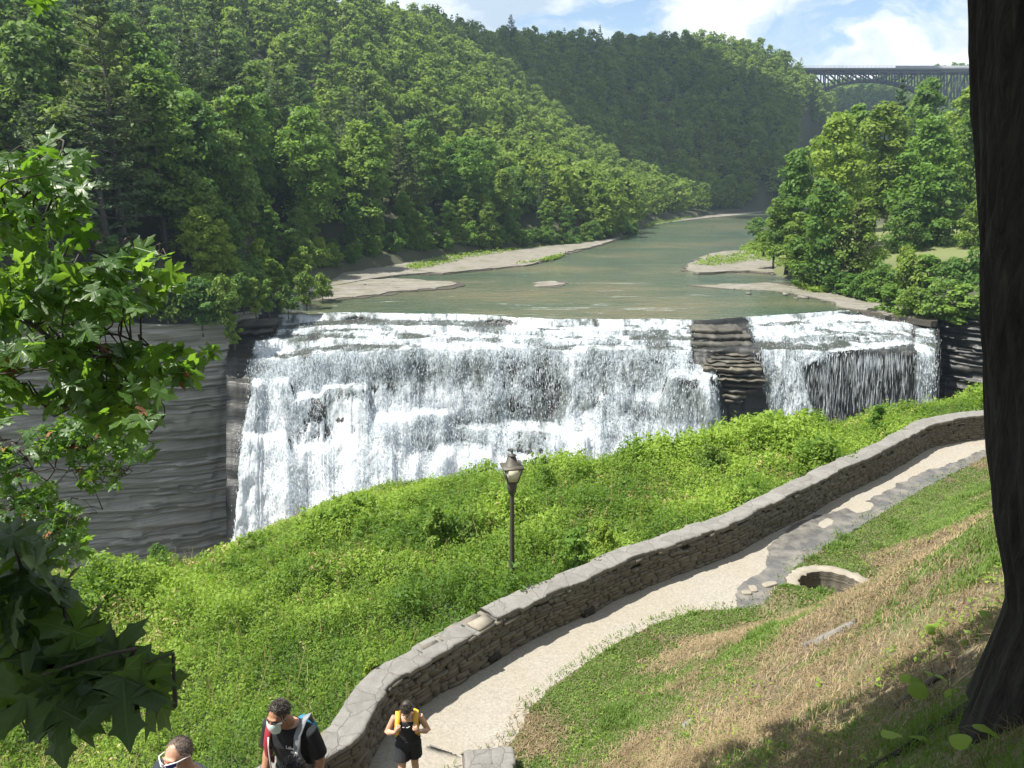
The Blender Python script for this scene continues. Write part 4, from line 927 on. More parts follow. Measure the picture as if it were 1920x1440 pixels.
def build_wall():
    r = np.random.default_rng(31); top = .90
    t = thing('stone_wall', 'long curving dry stone wall with flat coping slabs along the path', 'wall')
    n = len(WALL); core = []
    for off, z in ((-.05, PZ-.4), (-.05, PZ+top), (-THK+.05, PZ+top), (-THK+.05, PZ-1.6)): core.append(np.column_stack([WALL+WN*off, np.full(n, z)]))
    core = np.array(core); mesh('wall_core', core.reshape(-1, 3), grid_faces(4, n), M_mortar, t)
    mb = MB()
    z = PZ-.12
    while z < PZ+top-.02:
        H = r.uniform(.055, .125); H = min(H, PZ+top-z) if PZ+top-z > .05 else .05; L = r.uniform(0, .3)
        while L < WLEN[-1]:
            ln = r.choice([.12, .2, .32, .46])*r.uniform(.8, 1.25); p, tt, nn = wat(L+ln/2); big = H*(2.1 if r.random() < .09 else 1)
            if not ((big > H) and z > PZ+.6):
                stone(mb, np.array((p[0], p[1], z+H/2)) + np.append(nn, 0)*(-.105+r.normal(0, .014)), tt, nn, ln*.97, big*.95, .26, r, r.random())
            L += ln
        z += H
    z = PZ-.5
    while z < PZ+top-.02:
        H = .16; L = 0
        while L < WLEN[-1]:
            ln = r.uniform(.3, .6); p, tt, nn = wat(L+ln/2)
            stone(mb, np.array((p[0], p[1], z+H/2)) + np.append(nn, 0)*(-THK+.10+r.normal(0, .02)), -tt, -nn, ln*.97, H*.96, .26, r, r.random()); L += ln
        z += H
    mb.build('stonework', M_stone, t)
    gap = np.argmin(np.hypot(*(WALL-G(862, 1215, PZ)[:2]).T)); Lg = WLEN[gap]
    for L0, L1, low in ((0, Lg-.22, -.035), (Lg+.30, WLEN[-1], .02)):
        ls = np.arange(L0, L1, .045); p, tt, nn = wat(ls); m = len(ls)
        blk = np.floor(ls/.62+2*vn(ls*.4, ls*0, 7)); jit = lambda sd: (_h(blk, blk*0, sd)-.5)
        f = .045+.07*jit(3)+.06*(fbm(ls*4, ls*0, 13, 3)-.5); g_ = THK+.03+.08*jit(5)+.06*(fbm(ls*4, ls*0+5, 17, 3)-.5)
        hz = PZ+top+.085+low+.035*jit(9)+.05*(fbm(ls*.5, ls*0, 21, 3)-.5); rows = []
        for o_, dz in ((f-.02, -.09-.02), (f+.0, -.035), (f-.012, -.004), (f-.06, 0), (-.14, 0), (-.26, 0), (-.38, 0), (-g_+.05, 0), (-g_, -.03), (-g_, -.12)):
            o_ = np.broadcast_to(o_, (m,)); zz = hz+dz+(.03*(fbm(ls*3.1, o_*6, 25, 3)-.5)+.035*(_h(blk, np.floor(o_*4+9), 27)-.5) if dz == 0 else 0); rows.append(np.column_stack([p+nn*o_[:, None], zz]))
        rows = np.array(rows); F = grid_faces(len(rows), m); n_ = m*len(rows)
        ends = [np.arange(len(rows))[None]*m, (np.arange(len(rows))[None]*m+m-1)[:, ::-1]]
        mesh('coping', rows.reshape(-1, 3), [F]+ends, M_cope, t)
    p, tt, nn = wat(Lg); mb = MB(); stone(mb, np.array((p[0], p[1], PZ+top+.0))+np.append(nn, 0)*-.2, tt, nn, .5, .10, .36, r)
    mb.build('pale_block', M_white, t)
    for px, py in ((930, 1232), (1103, 1147)):     # drain holes at the wall foot
        q = G(px, py, PZ+.1); i = np.argmin(np.hypot(*(WALL-q[:2]).T)); p, tt, nn = wat(WLEN[i]); mb = MB()
        mb.box(np.array((p[0], p[1], PZ+.1))+np.append(nn, 0)*.0, (.34, .10, .18), math.atan2(tt[1], tt[0])); mb.build('drain_hole', M_mortar, t)
build_wall()

# ---- meadow bank beyond the wall
OUT = [G(a, b, z) for a, b, z in [(-900, 1240, -11.0), (-500, 1120, -11.4), (-100, 1090, -12), (140, 1092, -12.2), (260, 1080, -12.8), (380, 1070, -13), (430, 1045, -13), (560, 975, -13.2), (680, 930, -13), (800, 916, -12.6), (880, 920, -12.4), (935, 934, -12.4), (1000, 905, -12), (1100, 878, -11.8), (1240, 868, -11.3), (1330, 844, -11.2), (1440, 822, -11), (1550, 815, -10.8), (1700, 788, -10.4), (1830, 766, -10.2), (2000, 742, -10), (2300, 715, -10)]]
INN = [NB[0]*1.0, NB[1], NB[2], NB[3]]
def meadow_rows(nu=240, nv=70):
    O = resample(np.array(OUT), .25); O = O[np.linspace(0, len(O)-1, nu).astype(int)]
    I2 = (WALL - WN*(THK-.12)); 
    # match by px column so that rows run roughly away from the wall
    fr = np.linspace(0, 1, nu)**1.0; li = fr*WLEN[-1]
    I = np.stack([np.interp(li, WLEN, I2[:, k]) for k in range(2)], 1)
    V = []
    for v in np.linspace(0, 1, nv):
        P = I*(1-v)+O[:, :2]*v; z = (PZ+.25)*(1-v)+O[:, 2]*v
        z = z + math.sin(math.pi*v)*(.55+1.3*(fbm(P[:, 0]*.13, P[:, 1]*.13, 55, 3)-.45)) + .25*(fbm(P[:, 0]*.6, P[:, 1]*.6, 57, 3)-.5)*min(1, v*6)
        V.append(np.column_stack([P, z]))
    d = O[:, :2]-I; d /= np.linalg.norm(d, axis=1)[:, None]
    for f, dz in ((.5, -.25), (1.0, -.8), (1.6, -2.0), (2.2, -5), (2.6, -14), (2.0, -42)): V.append(np.column_stack([O[:, :2]+d*f, O[:, 2]+dz]))
    return np.array(V), nv
MV, MNV = meadow_rows()
M_mground = plain('meadow_ground', (.05, .075, .022), .95, scale=2)
struct(mesh('meadow', MV.reshape(-1, 3), grid_faces(MV.shape[0], MV.shape[1])[:, ::-1], M_mground, smooth=True))
M_herb = m_leaf('meadow_leaves', (.075, .145, .022), (.25, .36, .055), (.2, .26, .08), trans=.45, rough=.55, hue=.0)
M_dry = m_leaf('dry_stalks', (.15, .14, .06), (.32, .30, .15), (.3, .25, .15), trans=.2)
def build_meadow_plants():
    r = np.random.default_rng(41); n = 40000; nu = MV.shape[1]
    # plants by area: cells picked with a weight that thins out behind and beyond the frame
    A = MV[:MNV+2]; c = (A[:-1, :-1]+A[1:, 1:])/2; ar = np.linalg.norm(np.cross(A[1:, :-1]-A[:-1, :-1], A[:-1, 1:]-A[:-1, :-1]), axis=-1)
    a, b, zc = proj(c); w = ar*((a > -150) & (a < 2000) & (b < 1560) & (zc > 2))*np.clip((16/zc), .35, 2.2)
    w = (w/w.sum()).ravel(); k = r.choice(len(w), n, p=w); i, j = np.unravel_index(k, c.shape[:2]); f, g = r.random((2, n))[:, :, None]
    B = (A[i, j]*(1-f)+A[i+1, j]*f)*(1-g)+(A[i, j+1]*(1-f)+A[i+1, j+1]*f)*g
    x, y = B[:, 0], B[:, 1]
    zc_ = proj(B)[2]; lush = .55*fbm(x*.28, y*.28, 61, 4)+.45*fbm(x*.9, y*.9, 62, 3); tone = fbm(x*.5+9, y*.5, 63, 3); bare = sstep(.55, .68, fbm(x*.22+3, y*.22+7, 65, 3))
    hgt = (.25+.95*sstep(.35, .72, lush))*r.uniform(.6, 1.3, n)*(1-.45*bare)*np.clip(1.25-.013*zc_, .7, 1)
    zcn = proj(B)[2]; m = 13
    t = r.random((n, m))**.7; ang = r.uniform(0, 6.3, (n, m)); rad = r.uniform(.02, .20, (n, m))*(1.15-.6*t)
    lean = r.normal(0, .12, (n, 1, 2))
    P = np.stack([x[:, None]+np.cos(ang)*rad+lean[..., 0]*t, y[:, None]+np.sin(ang)*rad+lean[..., 1]*t, B[:, 2:3]+.03+hgt[:, None]*t], -1)
    N = np.stack([np.cos(ang)*.7, np.sin(ang)*.7, np.full(ang.shape, .75)], -1)+r.normal(0, .35, (n, m, 3))
    sz = (np.clip(.0062*zcn, .08, .135)*(.75+.8*sstep(.5, .72, lush)))[:, None]*r.uniform(.6, 1.4, (n, m))
    rn = np.clip(.5+2.3*(tone-.5)[:, None]+.5*(vn(x*2.2, y*2.2, 69)-.5)[:, None]+.22*(t-.5)+r.normal(0, .10, (n, m))-.25*sstep(.58, .72, lush)[:, None]+.0, 0, 1)
    V, F = cards(P.reshape(-1, 3), N.reshape(-1, 3), sz.ravel(), r, .42)
    mats = np.where(np.repeat(r.random(n) < .16*bare+.005, m), 1, 0)
    # thin bleached stalks
    q = r.choice(n, 2600); s0 = B[q]; h = r.uniform(.3, .9, len(q)); tip = s0+np.stack([r.normal(0, .25, len(q)), r.normal(0, .2, len(q)), h], -1); w_ = np.stack([np.full(len(q), .008), 0*h, 0*h], -1)
    SV = np.stack([s0-w_, s0+w_, tip+w_*.4, tip-w_*.4], 1).reshape(-1, 3); SF = np.arange(len(q)*4).reshape(-1, 4)+len(V)
    struct(mesh('meadow_plants', np.vstack([V, SV]), np.vstack([F, SF]), [M_herb, M_dry], attrs={'rnd': ('FACE', np.concatenate([rn.ravel(), r.random(len(q))]))}, mi=np.concatenate([mats, np.ones(len(q), int)])), 'stuff')
build_meadow_plants()

# ---- grass and straw on the near slope
M_grass = m_leaf('grass_blades', (.070, .125, .024), (.165, .255, .055), (.2, .24, .08), trans=.35, rough=.5, hue=0)
M_straw = m_leaf('straw', (.11, .08, .042), (.36, .28, .16), (.3, .25, .15), trans=.15, hue=0)
def blades(P, H, wd, lean, r):
    n = len(P); a = r.uniform(0, 6.3, n); d = np.stack([np.cos(a), np.sin(a), 0*a], -1); sd = np.stack([-np.sin(a), np.cos(a), 0*a], -1)*wd[:, None]
    mid = P + d*(H*lean*.3)[:, None] + np.stack([0*H, 0*H, H*.55*np.sqrt(np.clip(1-lean**2*.5, .05, 1))], -1)
    tip = P + d*(H*lean)[:, None] + np.stack([0*H, 0*H, H*np.sqrt(np.clip(1-lean**2, .02, 1))], -1)
    V = np.stack([P-sd, P+sd, mid+sd*.8, mid-sd*.8, tip], 1).reshape(-1, 3); k = np.arange(n)*5
    return V, [np.stack([k, k+1, k+2, k+3], -1), np.stack([k+3, k+2, k+4], -1)]
def build_grass():
    r = np.random.default_rng(51); n = 3600000
    x = r.uniform(-3.5, 26, n); y = r.uniform(1.2, 34, n)
    s0 = .65*x-.76*(y-11.7); q = s0 > -3.5; x, y = x[q], y[q]; d0 = np.hypot(x, y); q = r.random(len(x)) < np.clip((8.5/d0)**1.0, .25, 1); x, y = x[q], y[q]
    z, s = slope_z(x, y, False); a, b, zc = proj(np.stack([x, y, z], -1)); d = np.maximum(zc, 1.5)
    ok = (s > -.30) & (zc > 1) & (a > -60) & (a < 1960) & (b > 700) & (b < 1560) & (z > PZ-.1) & (np.hypot(x-BC[0], y-BC[1]) > 0) & ~((np.abs(np.hypot(x-BC[0], y-BC[1])-BR+.15) < .2) & (z < PZ+.40))
    x, y, z, s, d = [q[ok] for q in (x, y, z, s, d)]; n = len(x)
    g = fbm(x*.5, y*.5, 71, 5, .6); verge = np.exp(-np.maximum(0, s-1.5)/1.0); ctr = fbm(x*1.7, y*1.7, 79, 3)
    green = sstep(.43, .66, g+.14*verge+.09*sstep(14, 20, y)+.34*(ctr-.5)+r.normal(0, .05, n))
    isg = r.random(n) < (.05+.95*green)
    thick = fbm(x*1.1+4, y*1.1, 73, 4); keep = r.random(n) < np.where(isg, .25+.75*green, np.clip(.34+1.2*(thick-.40), .10, .9))
    keep &= (s > .02) | (r.random(n) < .12)
    x, y, z, s, d, isg, g, ctr = [q[keep] for q in (x, y, z, s, d, isg, g, ctr)]; n = len(x); print('grass', n)
    tuft = sstep(.60, .74, fbm(x*1.5, y*1.5, 75, 3))
    H = np.where(isg, r.uniform(.03, .085, n)*(1+1.8*tuft), r.uniform(.05, .17, n)); lean = np.where(isg, r.uniform(.25, .92, n), r.uniform(.82, .998, n)); wd = np.where(isg, .0026, .0020)*np.clip(d/4, 1, 4.5)*r.uniform(.7, 1.4, n)
    V, F = blades(np.stack([x, y, z-.01], -1), H, wd, lean, r); rn = np.clip(r.normal(.5, .22, n)+1.3*(g-.5)*(isg)+.8*(ctr-.5), 0, 1)
    mi = np.where(isg, 0, 1)
    struct(mesh('grass', V, F, [M_grass, M_straw], attrs={'rnd': ('FACE', np.concatenate([rn, rn]))}, mi=np.concatenate([mi, mi])), 'stuff')
    # low broad weeds through the slope
    r = np.random.default_rng(52); n = 16000; x = r.uniform(-2, 22, n); y = r.uniform(2, 30, n); z, s = slope_z(x, y, True); a, b, zc = proj(np.stack([x, y, z], -1))
    ok = (s > .25) & (a > -20) & (a < 1930) & (b < 1480) & (zc > 2) & (fbm(x*.9, y*.9, 77, 4) > .53) & (r.random(n) < np.clip(9/np.maximum(zc, 1), .2, 1)) & (np.hypot(x-BC[0], y-BC[1]) > BR+.2)
    B = np.stack([x, y, z], -1)[ok]; n = len(B); m = 9; an = r.uniform(0, 6.3, (n, m)); rd = r.uniform(.02, .13, (n, m)); P = np.stack([B[:, :1]+np.cos(an)*rd, B[:, 1:2]+np.sin(an)*rd, B[:, 2:]+r.uniform(.01, .10, (n, m))], -1)
    N = np.stack([np.cos(an)*.4, np.sin(an)*.4, 1+0*an], -1)+r.normal(0, .3, (n, m, 3)); V, F = cards(P.reshape(-1, 3), N.reshape(-1, 3), r.uniform(.03, .075, n*m), r, .5)
    struct(mesh('weeds', V, F, M_herb, attrs={'rnd': ('FACE', np.clip(r.normal(.6, .2, n*m), 0, 1))}), 'stuff')
build_grass()

# ---- spring basin of stone, flat stones in the wet, stone block, slab
def build_basin():
    r = np.random.default_rng(61); t = thing('spring_basin', 'pale curved stone basin wall half sunk into the grassy slope', 'basin', (BC[0], BC[1], PZ))
    n = 64; an = np.linspace(-.25, 2*math.pi-.25, n, endpoint=False); ztop = .44
    inner = BR-.30
    ro = BR*(1+.02*r.normal(size=n)); ri = inner*(1+.025*r.normal(size=n)); zt = ztop+r.normal(0, .008, n)
    c, s = np.cos(an), np.sin(an)
    rings = [np.column_stack([ro*c, ro*s, 0*c-.4]), np.column_stack([ro*c, ro*s, zt-.03]), np.column_stack([(ro-.03)*c, (ro-.03)*s, zt]), np.column_stack([(ri+.03)*c, (ri+.03)*s, zt]), np.column_stack([ri*c, ri*s, zt-.03]), np.column_stack([ri*c, ri*s, 0*c-.55])]
    V = np.array(rings); k = np.arange(6*n).reshape(6, n); j = np.roll(k, -1, 1); F = np.stack([k[:-1], j[:-1], j[1:], k[1:]], -1)
    mesh('rim', V.reshape(-1, 3), F[1:4].reshape(-1, 4), M_white, t); mesh('outer_wall', V.reshape(-1, 3), F[:1].reshape(-1, 4), M_stone, t); mesh('inner_wall', V.reshape(-1, 3), F[4:].reshape(-1, 4), M_stone, t)
build_basin()
def rough_rock(name, c, size, rotz, mat, seed, label=None, cat='stone', group=None, tilt=(0, 0), blocky=.55):
    r = np.random.default_rng(seed); nu, nv = 20, 12; th = np.linspace(0, math.pi, nv); ph = np.arange(nu)*2*math.pi/nu
    V = np.stack([np.outer(np.sin(th), np.cos(ph)), np.outer(np.sin(th), np.sin(ph)), np.outer(np.cos(th), np.ones(nu))], -1).reshape(-1, 3)
    V = np.sign(V)*np.abs(V)**blocky; V *= (1+.22*(fbm(V[:, 0]*1.7+seed, V[:, 1]*1.7+V[:, 2]*1.3, seed, 3)-.5))[:, None]; V = V*np.asarray(size)/2
    i = np.arange(nv*nu).reshape(nv, nu); j = np.roll(i, -1, 1)
    o = mesh(name, V, np.stack([i[:-1], i[1:], j[1:], j[:-1]], -1).reshape(-1, 4), mat, smooth=False); o.location = c; o.rotation_euler = (tilt[0], tilt[1], rotz)
    if label: tag(o, label, cat, group)
    return o
def on_slope(px, py):
    "point of the slope seen at this pixel"
    t = np.linspace(2, 32, 1500); P = np.array([W(px, py, q) for q in t]); z, s = slope_z(P[:, 0], P[:, 1], True); k = np.argmax(P[:, 2] < z); return P[k]
for k, (px, py, sz, lab) in enumerate([(1400, 1112, (.26, .16, .10), 'small white stone alone at the edge of the puddle'), (1443, 1096, (.42, .2, .09), 'long flat pale stone nearest the basin rim'), (1460, 1112, (.55, .34, .10), 'broad wet slab against the basin wall'), (1452, 1128, (.5, .2, .10), 'pale slab at the lower edge of the puddle'), (1412, 1104, (.3, .2, .07), 'flat pale stone between the small white stone and the basin')]):
    rough_rock('flat_stone', G(px, py, PZ+.04), sz, .4*k, M_white, 70+k, lab)
p = G(916, 1440, PZ)
def build_block():
    t = thing('stone_post', 'squat squared stone post with a domed capstone at the foot of the slope', 'stone post', tuple(G(918, 1468, PZ)-np.array((0, .0, .17))), .12)
    r = np.random.default_rng(66); mb = MB()
    for z in (.0, .13, .26, .39):
        for sx in (-.2, .2):
            for sy in (-.19, .19): mb.box((sx+.03*(-1)**int(z*10), sy, z), (.40, .38, .128), 0, .014)
    mb.build('shaft', M_stone, t)
    for k, (x, y, sx, sy) in enumerate([(-.17, .17, .50, .46), (.25, .18, .42, .44), (-.02, -.20, .86, .44)]):
        o = rough_rock('capstone', (x, y, .46), (sx, sy, .20), 0, M_cope, 5+k, blocky=.32); o.parent = t
build_block()
def build_slab():
    a = on_slope(1508, 1212); b = on_slope(1608, 1166); r = np.random.default_rng(4); d = b-a; L = np.linalg.norm(d); d /= L; nrm = np.array((-.45, .55, .8)); nrm -= d*(nrm @ d); nrm /= np.linalg.norm(nrm); u = np.cross(d, nrm); n = 14; rows = []
    t = np.linspace(0, 1, n); wd = .085*np.clip(np.minimum(t*6, (1-t)*3.2)+.25, 0, 1)*(1+.35*(vn(t*9, t*0, 3)-.5))
    for k, h in ((-1, -.05), (-1, .028), (-.3, .045), (.5, .04), (1, .02), (1, -.05)): rows.append(a+np.outer(t*L, d)+np.outer(wd*k+.03*(vn(t*6, t*0+k, 5)-.5), u)+np.outer(h+.012*(vn(t*8, t*0+k, 9)-.5), nrm))
    o = mesh('stone_slab', np.array(rows).reshape(-1, 3), [grid_faces(6, n), np.array([[k*n for k in range(6)]]), np.array([[k*n+n-1 for k in range(5, -1, -1)]])], M_cope); tag(o, 'long grey stone slab lying on the dry grass slope', 'slab')
build_slab()
q = on_slope(1292, 1355); rough_rock('half_buried_rock', q+np.array((0, 0, -.03)), (.26, .12, .07), .5, M_cope, 82, 'small tan rock half buried in the lower dry slope', 'rock', tilt=(.2, -.2))

# ---- stairs that climb from the path to where the photograph was taken
def build_stairs():
    t = thing('stone_stairs', 'stone stairs climbing the slope beside the walkers', 'stairs', (-2.0, 9.9, PZ)); mb = MB(); r = np.random.default_rng(9)
    y = 0.0
    for i in range(40):
        d = .2 if i < 26 else (1.2 if i == 26 else .3); rz = .177*(i+1) if i < 26 else .177*26+.15*(i-25)
        if y-d < -9.4: break
        mb.box((.02*i*.5, y-d/2, rz-.55), (2.3, d+.02, 1.1), 0, .006); y -= d
    mb.build('steps', M_cope, t)
build_stairs()

def meadow_bushes():
    for k, (px, py, zc, sc, lab) in enumerate([(820, 1012, 21, .26, 'dark leafy clump among the meadow plants uphill of the lamp'), (880, 1000, 21.5, .22, 'second dark clump among the meadow plants, nearer the lamp'), (1080, 1052, 19.2, .26, 'rounded dark-leaved clump just past the lamp, near the wall'), (1130, 1030, 20, .22, 'leafy clump pressing against the coping'), (1445, 812, 33, .26, 'tall leafy weed standing above the meadow rim before the falls'), (1640, 845, 30, .22, 'dark leafy clump behind the wall under the right-hand falls'), (700, 1240, 14.6, .17, 'leafy clump touching the wall near the walkers'), (1330, 900, 27, .26, 'bushy clump on the meadow rim before the dark rock')]):
        p = W(px, py, zc); i, j = np.unravel_index(np.argmin(np.hypot(MV[..., 0]-p[0], MV[..., 1]-p[1])), MV.shape[:2]); p[2] = MV[i, j, 2]
        put(('s', (1, 2, 1)[k % 3]), p-np.array((0, 0, .1)), k*1.3, (sc, sc, sc*(1.2 if k != 4 else 1.5)), lab)
meadow_bushes()

def slope_litter():
    "fallen straw stems, twigs and bark flakes on the slope"
    r = np.random.default_rng(97); n = 2600; x = r.uniform(-1, 14, n); y = r.uniform(2, 17, n); z, s = slope_z(x, y); a, b, zc = proj(np.stack([x, y, z], -1)); ok = (s > .8) & (a > 900) & (a < 1930) & (b < 1470) & (zc > 2); P = np.stack([x, y, z+.012], -1)[ok]; n = len(P)
    an = r.normal(.7, .5, n); L = r.uniform(.04, .30, n)*np.where(r.random(n) < .12, 1.8, 1); d = np.stack([np.cos(an), np.sin(an), 0*an], -1); e = P+d*L[:, None]; e[:, 2] = slope_z(e[:, 0], e[:, 1])[0]+.014
    w_ = np.stack([-np.sin(an), np.cos(an), 0*an], -1)*r.uniform(.002, .006, n)[:, None]; up = np.array((0, 0, .012))
    V = np.stack([P-w_, P+w_, (P+e)/2+w_+up, (P+e)/2-w_+up, e+w_*.6, e-w_*.6], 1).reshape(-1, 3); k = np.arange(n)*6
    struct(mesh('litter', V, [np.stack([k, k+1, k+2, k+3], -1), np.stack([k+3, k+2, k+4, k+5], -1)], [M_straw], attrs={'rnd': ('FACE', np.concatenate([r.random(n)]*2))}), 'stuff')
slope_litter()
# ================================================================== lamp and walkers
M_iron = plain('lamp_iron', (.075, .068, .052), .6, metal=.2, scale=6)
M_ivory = plain('lamp_glass_old', (.62, .60, .46), .35, scale=3)
def build_lamp():
    zt = -9.72; base = np.array((.0, 16.66, zt)); base[0] = (960-960)/1440*17.9
    t = thing('street_lamp', 'lone brown post lantern with four pale panes behind the stone wall', 'street lamp', tuple(base), R(12))
    mb = MB(); mb.lathe([(.075, -.7), (.072, .3), (.060, 1.2), (.052, 2.55), (.052, 2.70)], n=12); mb.build('pole', M_iron, t, True)
    mb = MB(); mb.lathe([(.055, 2.60), (.085, 2.63), (.10, 2.70), (.115, 2.74), (.125, 2.90), (.10, 2.92)], n=12); mb.build('collar', M_iron, t, True)
    a, b, z0, z1 = .115, .205, 2.92, 3.27
    for k in range(4):
        an = k*math.pi/2; c, s = math.cos(an), math.sin(an); Rm = np.array([[c, s, 0], [-s, c, 0], [0, 0, 1]])
        V = np.array([(a, -a, z0), (a, a, z0), (b, b, z1), (b, -b, z1)]) @ Rm; V2 = V - np.array((.008, 0, 0)) @ Rm
        f = [(0, 1, 2, 3), (7, 6, 5, 4), (0, 4, 5, 1), (1, 5, 6, 2), (2, 6, 7, 3), (3, 7, 4, 0)]
        mesh('pane', np.vstack([V, V2]), np.array(f), M_ivory, t)
    mb = MB()
    for sx, sy in ((1, 1), (1, -1), (-1, 1), (-1, -1)): mb.bar((sx*a, sy*a, z0), (sx*b, sy*b, z1), .022)
    for z, q in ((z0, a), (z1, b)):
        for i in range(4):
            p = [(q, q), (q, -q), (-q, -q), (-q, q)]; mb.bar((*p[i], z), (*p[(i+1) % 4], z), .026)
    mb.build('lantern_frame', M_iron, t)
    mb = MB(); prof = [(.245, 3.275), (.245, 3.30), (.135, 3.33), (.125, 3.34), (.085, 3.52), (.06, 3.545)]
    V = []; 
    for r_, z in prof: V += [(r_*math.sqrt(1)*sx, r_*sy, z) for sx, sy in ((1, 1), (-1, 1), (-1, -1), (1, -1))]
    k = np.arange(24).reshape(6, 4); j = np.roll(k, -1, 1); F = np.stack([k[:-1], j[:-1], j[1:], k[1:]], -1).reshape(-1, 4)
    mesh('roof', np.array(V), [np.vstack([F, [(3, 2, 1, 0)], [(20, 21, 22, 23)]])], [M_iron], t)
    mb = MB(); mb.lathe([(.10, 3.545), (.105, 3.56), (.03, 3.585), (.022, 3.60), (.022, 3.64), (.032, 3.66), (.02, 3.69), (.006, 3.74)], n=10); mb.build('finial', M_iron, t, True)
build_lamp()

def skin(name, c, rough=.5):
    m, nt, b = newmat(name); n = noise(nt, objco(nt), 14, 4)
    setc(nt, b, 'Base Color', mix(nt, n, [x*.86 for x in c], [min(1, x*1.1) for x in c])); setc(nt, b, 'Roughness', rough); setc(nt, b, 'Subsurface Weight', .12)
    b.inputs['Subsurface Radius'].default_value = (.02, .008, .004); return m
M_skin1 = skin('tan_skin', (.40, .205, .125)); M_skin2 = skin('light_skin', (.50, .29, .19)); M_skin3 = skin('ruddy_skin', (.46, .25, .165))
M_black = plain('black_cloth', (.012, .013, .016), .85, scale=20); M_navy = plain('navy_cloth', (.02, .024, .04), .85, scale=20)
M_hair = plain('dark_hair', (.035, .026, .02), .5, var=.35, scale=60); M_blackhair = plain('black_hair', (.022, .019, .018), .32, var=.4, scale=60)
M_stub = plain('cropped_hair', (.16, .12, .10), .8, var=.3, scale=90)
M_mask = plain('face_mask', (.58, .68, .64), .8, scale=10, var=.05); M_yellow = plain('yellow_strap', (.62, .36, .03), .7); M_blue = plain('blue_pack', (.015, .16, .27), .7)
M_grey = plain('grey_strap', (.22, .23, .25), .7); M_whiteplastic = plain('white_plastic', (.8, .8, .8), .35, var=.02); M_lens = plain('blue_lens', (.015, .02, .16), .06, metal=.5, var=.1)
M_denim = plain('shorts_cloth', (.05, .06, .08), .9); M_shoe = plain('shoe', (.15, .15, .16), .7); M_red = plain('red_strap', (.25, .02, .03), .7); M_swoosh = plain('white_print', (.75, .75, .75), .8, var=.01)
def fuse(name, mb, mat, parent, voxel=.008, it=4):
    "join overlapping limbs into one continuous skin"
    o = mb.build(name, mat, None)
    md = o.modifiers.new('r', 'REMESH'); md.mode = 'VOXEL'; md.voxel_size = voxel; md.use_smooth_shade = True
    sm = o.modifiers.new('s', 'SMOOTH'); sm.iterations = it; sm.factor = .5
    dg = bpy.context.evaluated_depsgraph_get(); me = bpy.data.meshes.new_from_object(o.evaluated_get(dg)); o.modifiers.clear(); old = o.data; o.data = me; bpy.data.meshes.remove(old)
    if not me.materials: me.materials.append(mat)
    if parent: o.parent = parent
    return o
def rot_xz(pitch, yaw, roll=0):
    return np.array(Matrix.Rotation(yaw, 3, 'Z') @ Matrix.Rotation(pitch, 3, 'X') @ Matrix.Rotation(roll, 3, 'Y'))
def head_into(mb, c, Rm, s=1.0, ear=True):
    "head facing -Y in its own frame; c = centre of the skull"
    A = lambda p: c + Rm @ (np.array(p)*s)
    mb.ell(A((0, .012, .02)), np.array((.074, .092, .098))*s, 20, 14, Rm); mb.ell(A((0, -.022, -.035)), np.array((.063, .070, .082))*s, 18, 12, Rm)
    mb.ell(A((0, -.062, -.088)), np.array((.030, .026, .026))*s, 12, 8, Rm); mb.ell(A((0, -.075, .028)), np.array((.052, .018, .014))*s, 12, 8, Rm)
    mb.tube([A((0, -.085, .015)), A((0, -.104, -.022)), A((0, -.094, -.034))], np.array((.009, .015, .012))*s, 8); mb.ell(A((0, -.088, -.062)), np.array((.024, .012, .010))*s, 10, 8, Rm)
    for e in (-1, 1):
        mb.ell(A((e*.045, -.065, -.025)), np.array((.022, .020, .020))*s, 10, 8, Rm)
        if ear: mb.ell(A((e*.078, .012, -.012)), np.array((.010, .022, .034))*s, 10, 8, Rm)
def cap_shell(c, Rm, s, grow, front, side, mb, zmin=-.05):
    "hair: a shell over the skull that stops at the hairline"
    nu, nv = 44, 26; th = np.linspace(0, math.pi*.72, nv); ph = np.arange(nu)*2*math.pi/nu; r = np.random.default_rng(4)
    V = []
    for t in th:
        for p in ph:
            f = max(0, -math.sin(p)); lim = math.pi*(.72*(1-f)+front*f) if f > .25 else math.pi*(.66-(.66-side)*min(1, max(0, .5+.5*(-math.sin(p)+.1)/.35)))
            tt = min(t, lim); g = 1+grow+.025*r.normal()*(1 if grow > .03 else .2)
            g2 = g if t <= lim else .93
            V.append((math.sin(tt)*math.cos(p)*.074*g2, math.sin(tt)*math.sin(p)*.092*g2+.012, math.cos(tt)*.098*g2+.02))
    V0 = np.array(V); V = (V0*s) @ Rm.T + c
    ok = np.repeat(np.arange(nv), nu) > 0; pick = r.choice(np.nonzero(ok)[0], 2600); ph_ = np.tile(ph, nv)[pick]; tt_ = np.repeat(th, nu)[pick]; f_ = np.maximum(0, -np.sin(ph_)); lim_ = np.where(f_ > .25, math.pi*(.72*(1-f_)+front*f_), math.pi*.6)
    pick = pick[tt_ < lim_]
    for q in pick:      # short strands that break the outline
        p0 = V0[q]*s; nrm = p0/(np.linalg.norm(p0)+1e-9); d_ = nrm*.6+np.array((r.normal(0, .5), .25+r.normal(0, .5), -.15+r.normal(0, .3))); d_ *= (.010+.16*grow*.09+grow*.12)/np.linalg.norm(d_)*r.uniform(.6, 1.3); w_ = np.cross(d_, nrm); w_ *= .0018/(np.linalg.norm(w_)+1e-9)
        mb.add((np.array([p0-w_, p0+w_, p0+d_])) @ Rm.T + c, np.array([(0, 1, 2)]), r.random())
    i = np.arange(nv*nu).reshape(nv, nu); j = np.roll(i, -1, 1)
    mb.add(V, np.stack([i[:-1], i[1:], j[1:], j[:-1]], -1).reshape(-1, 4))
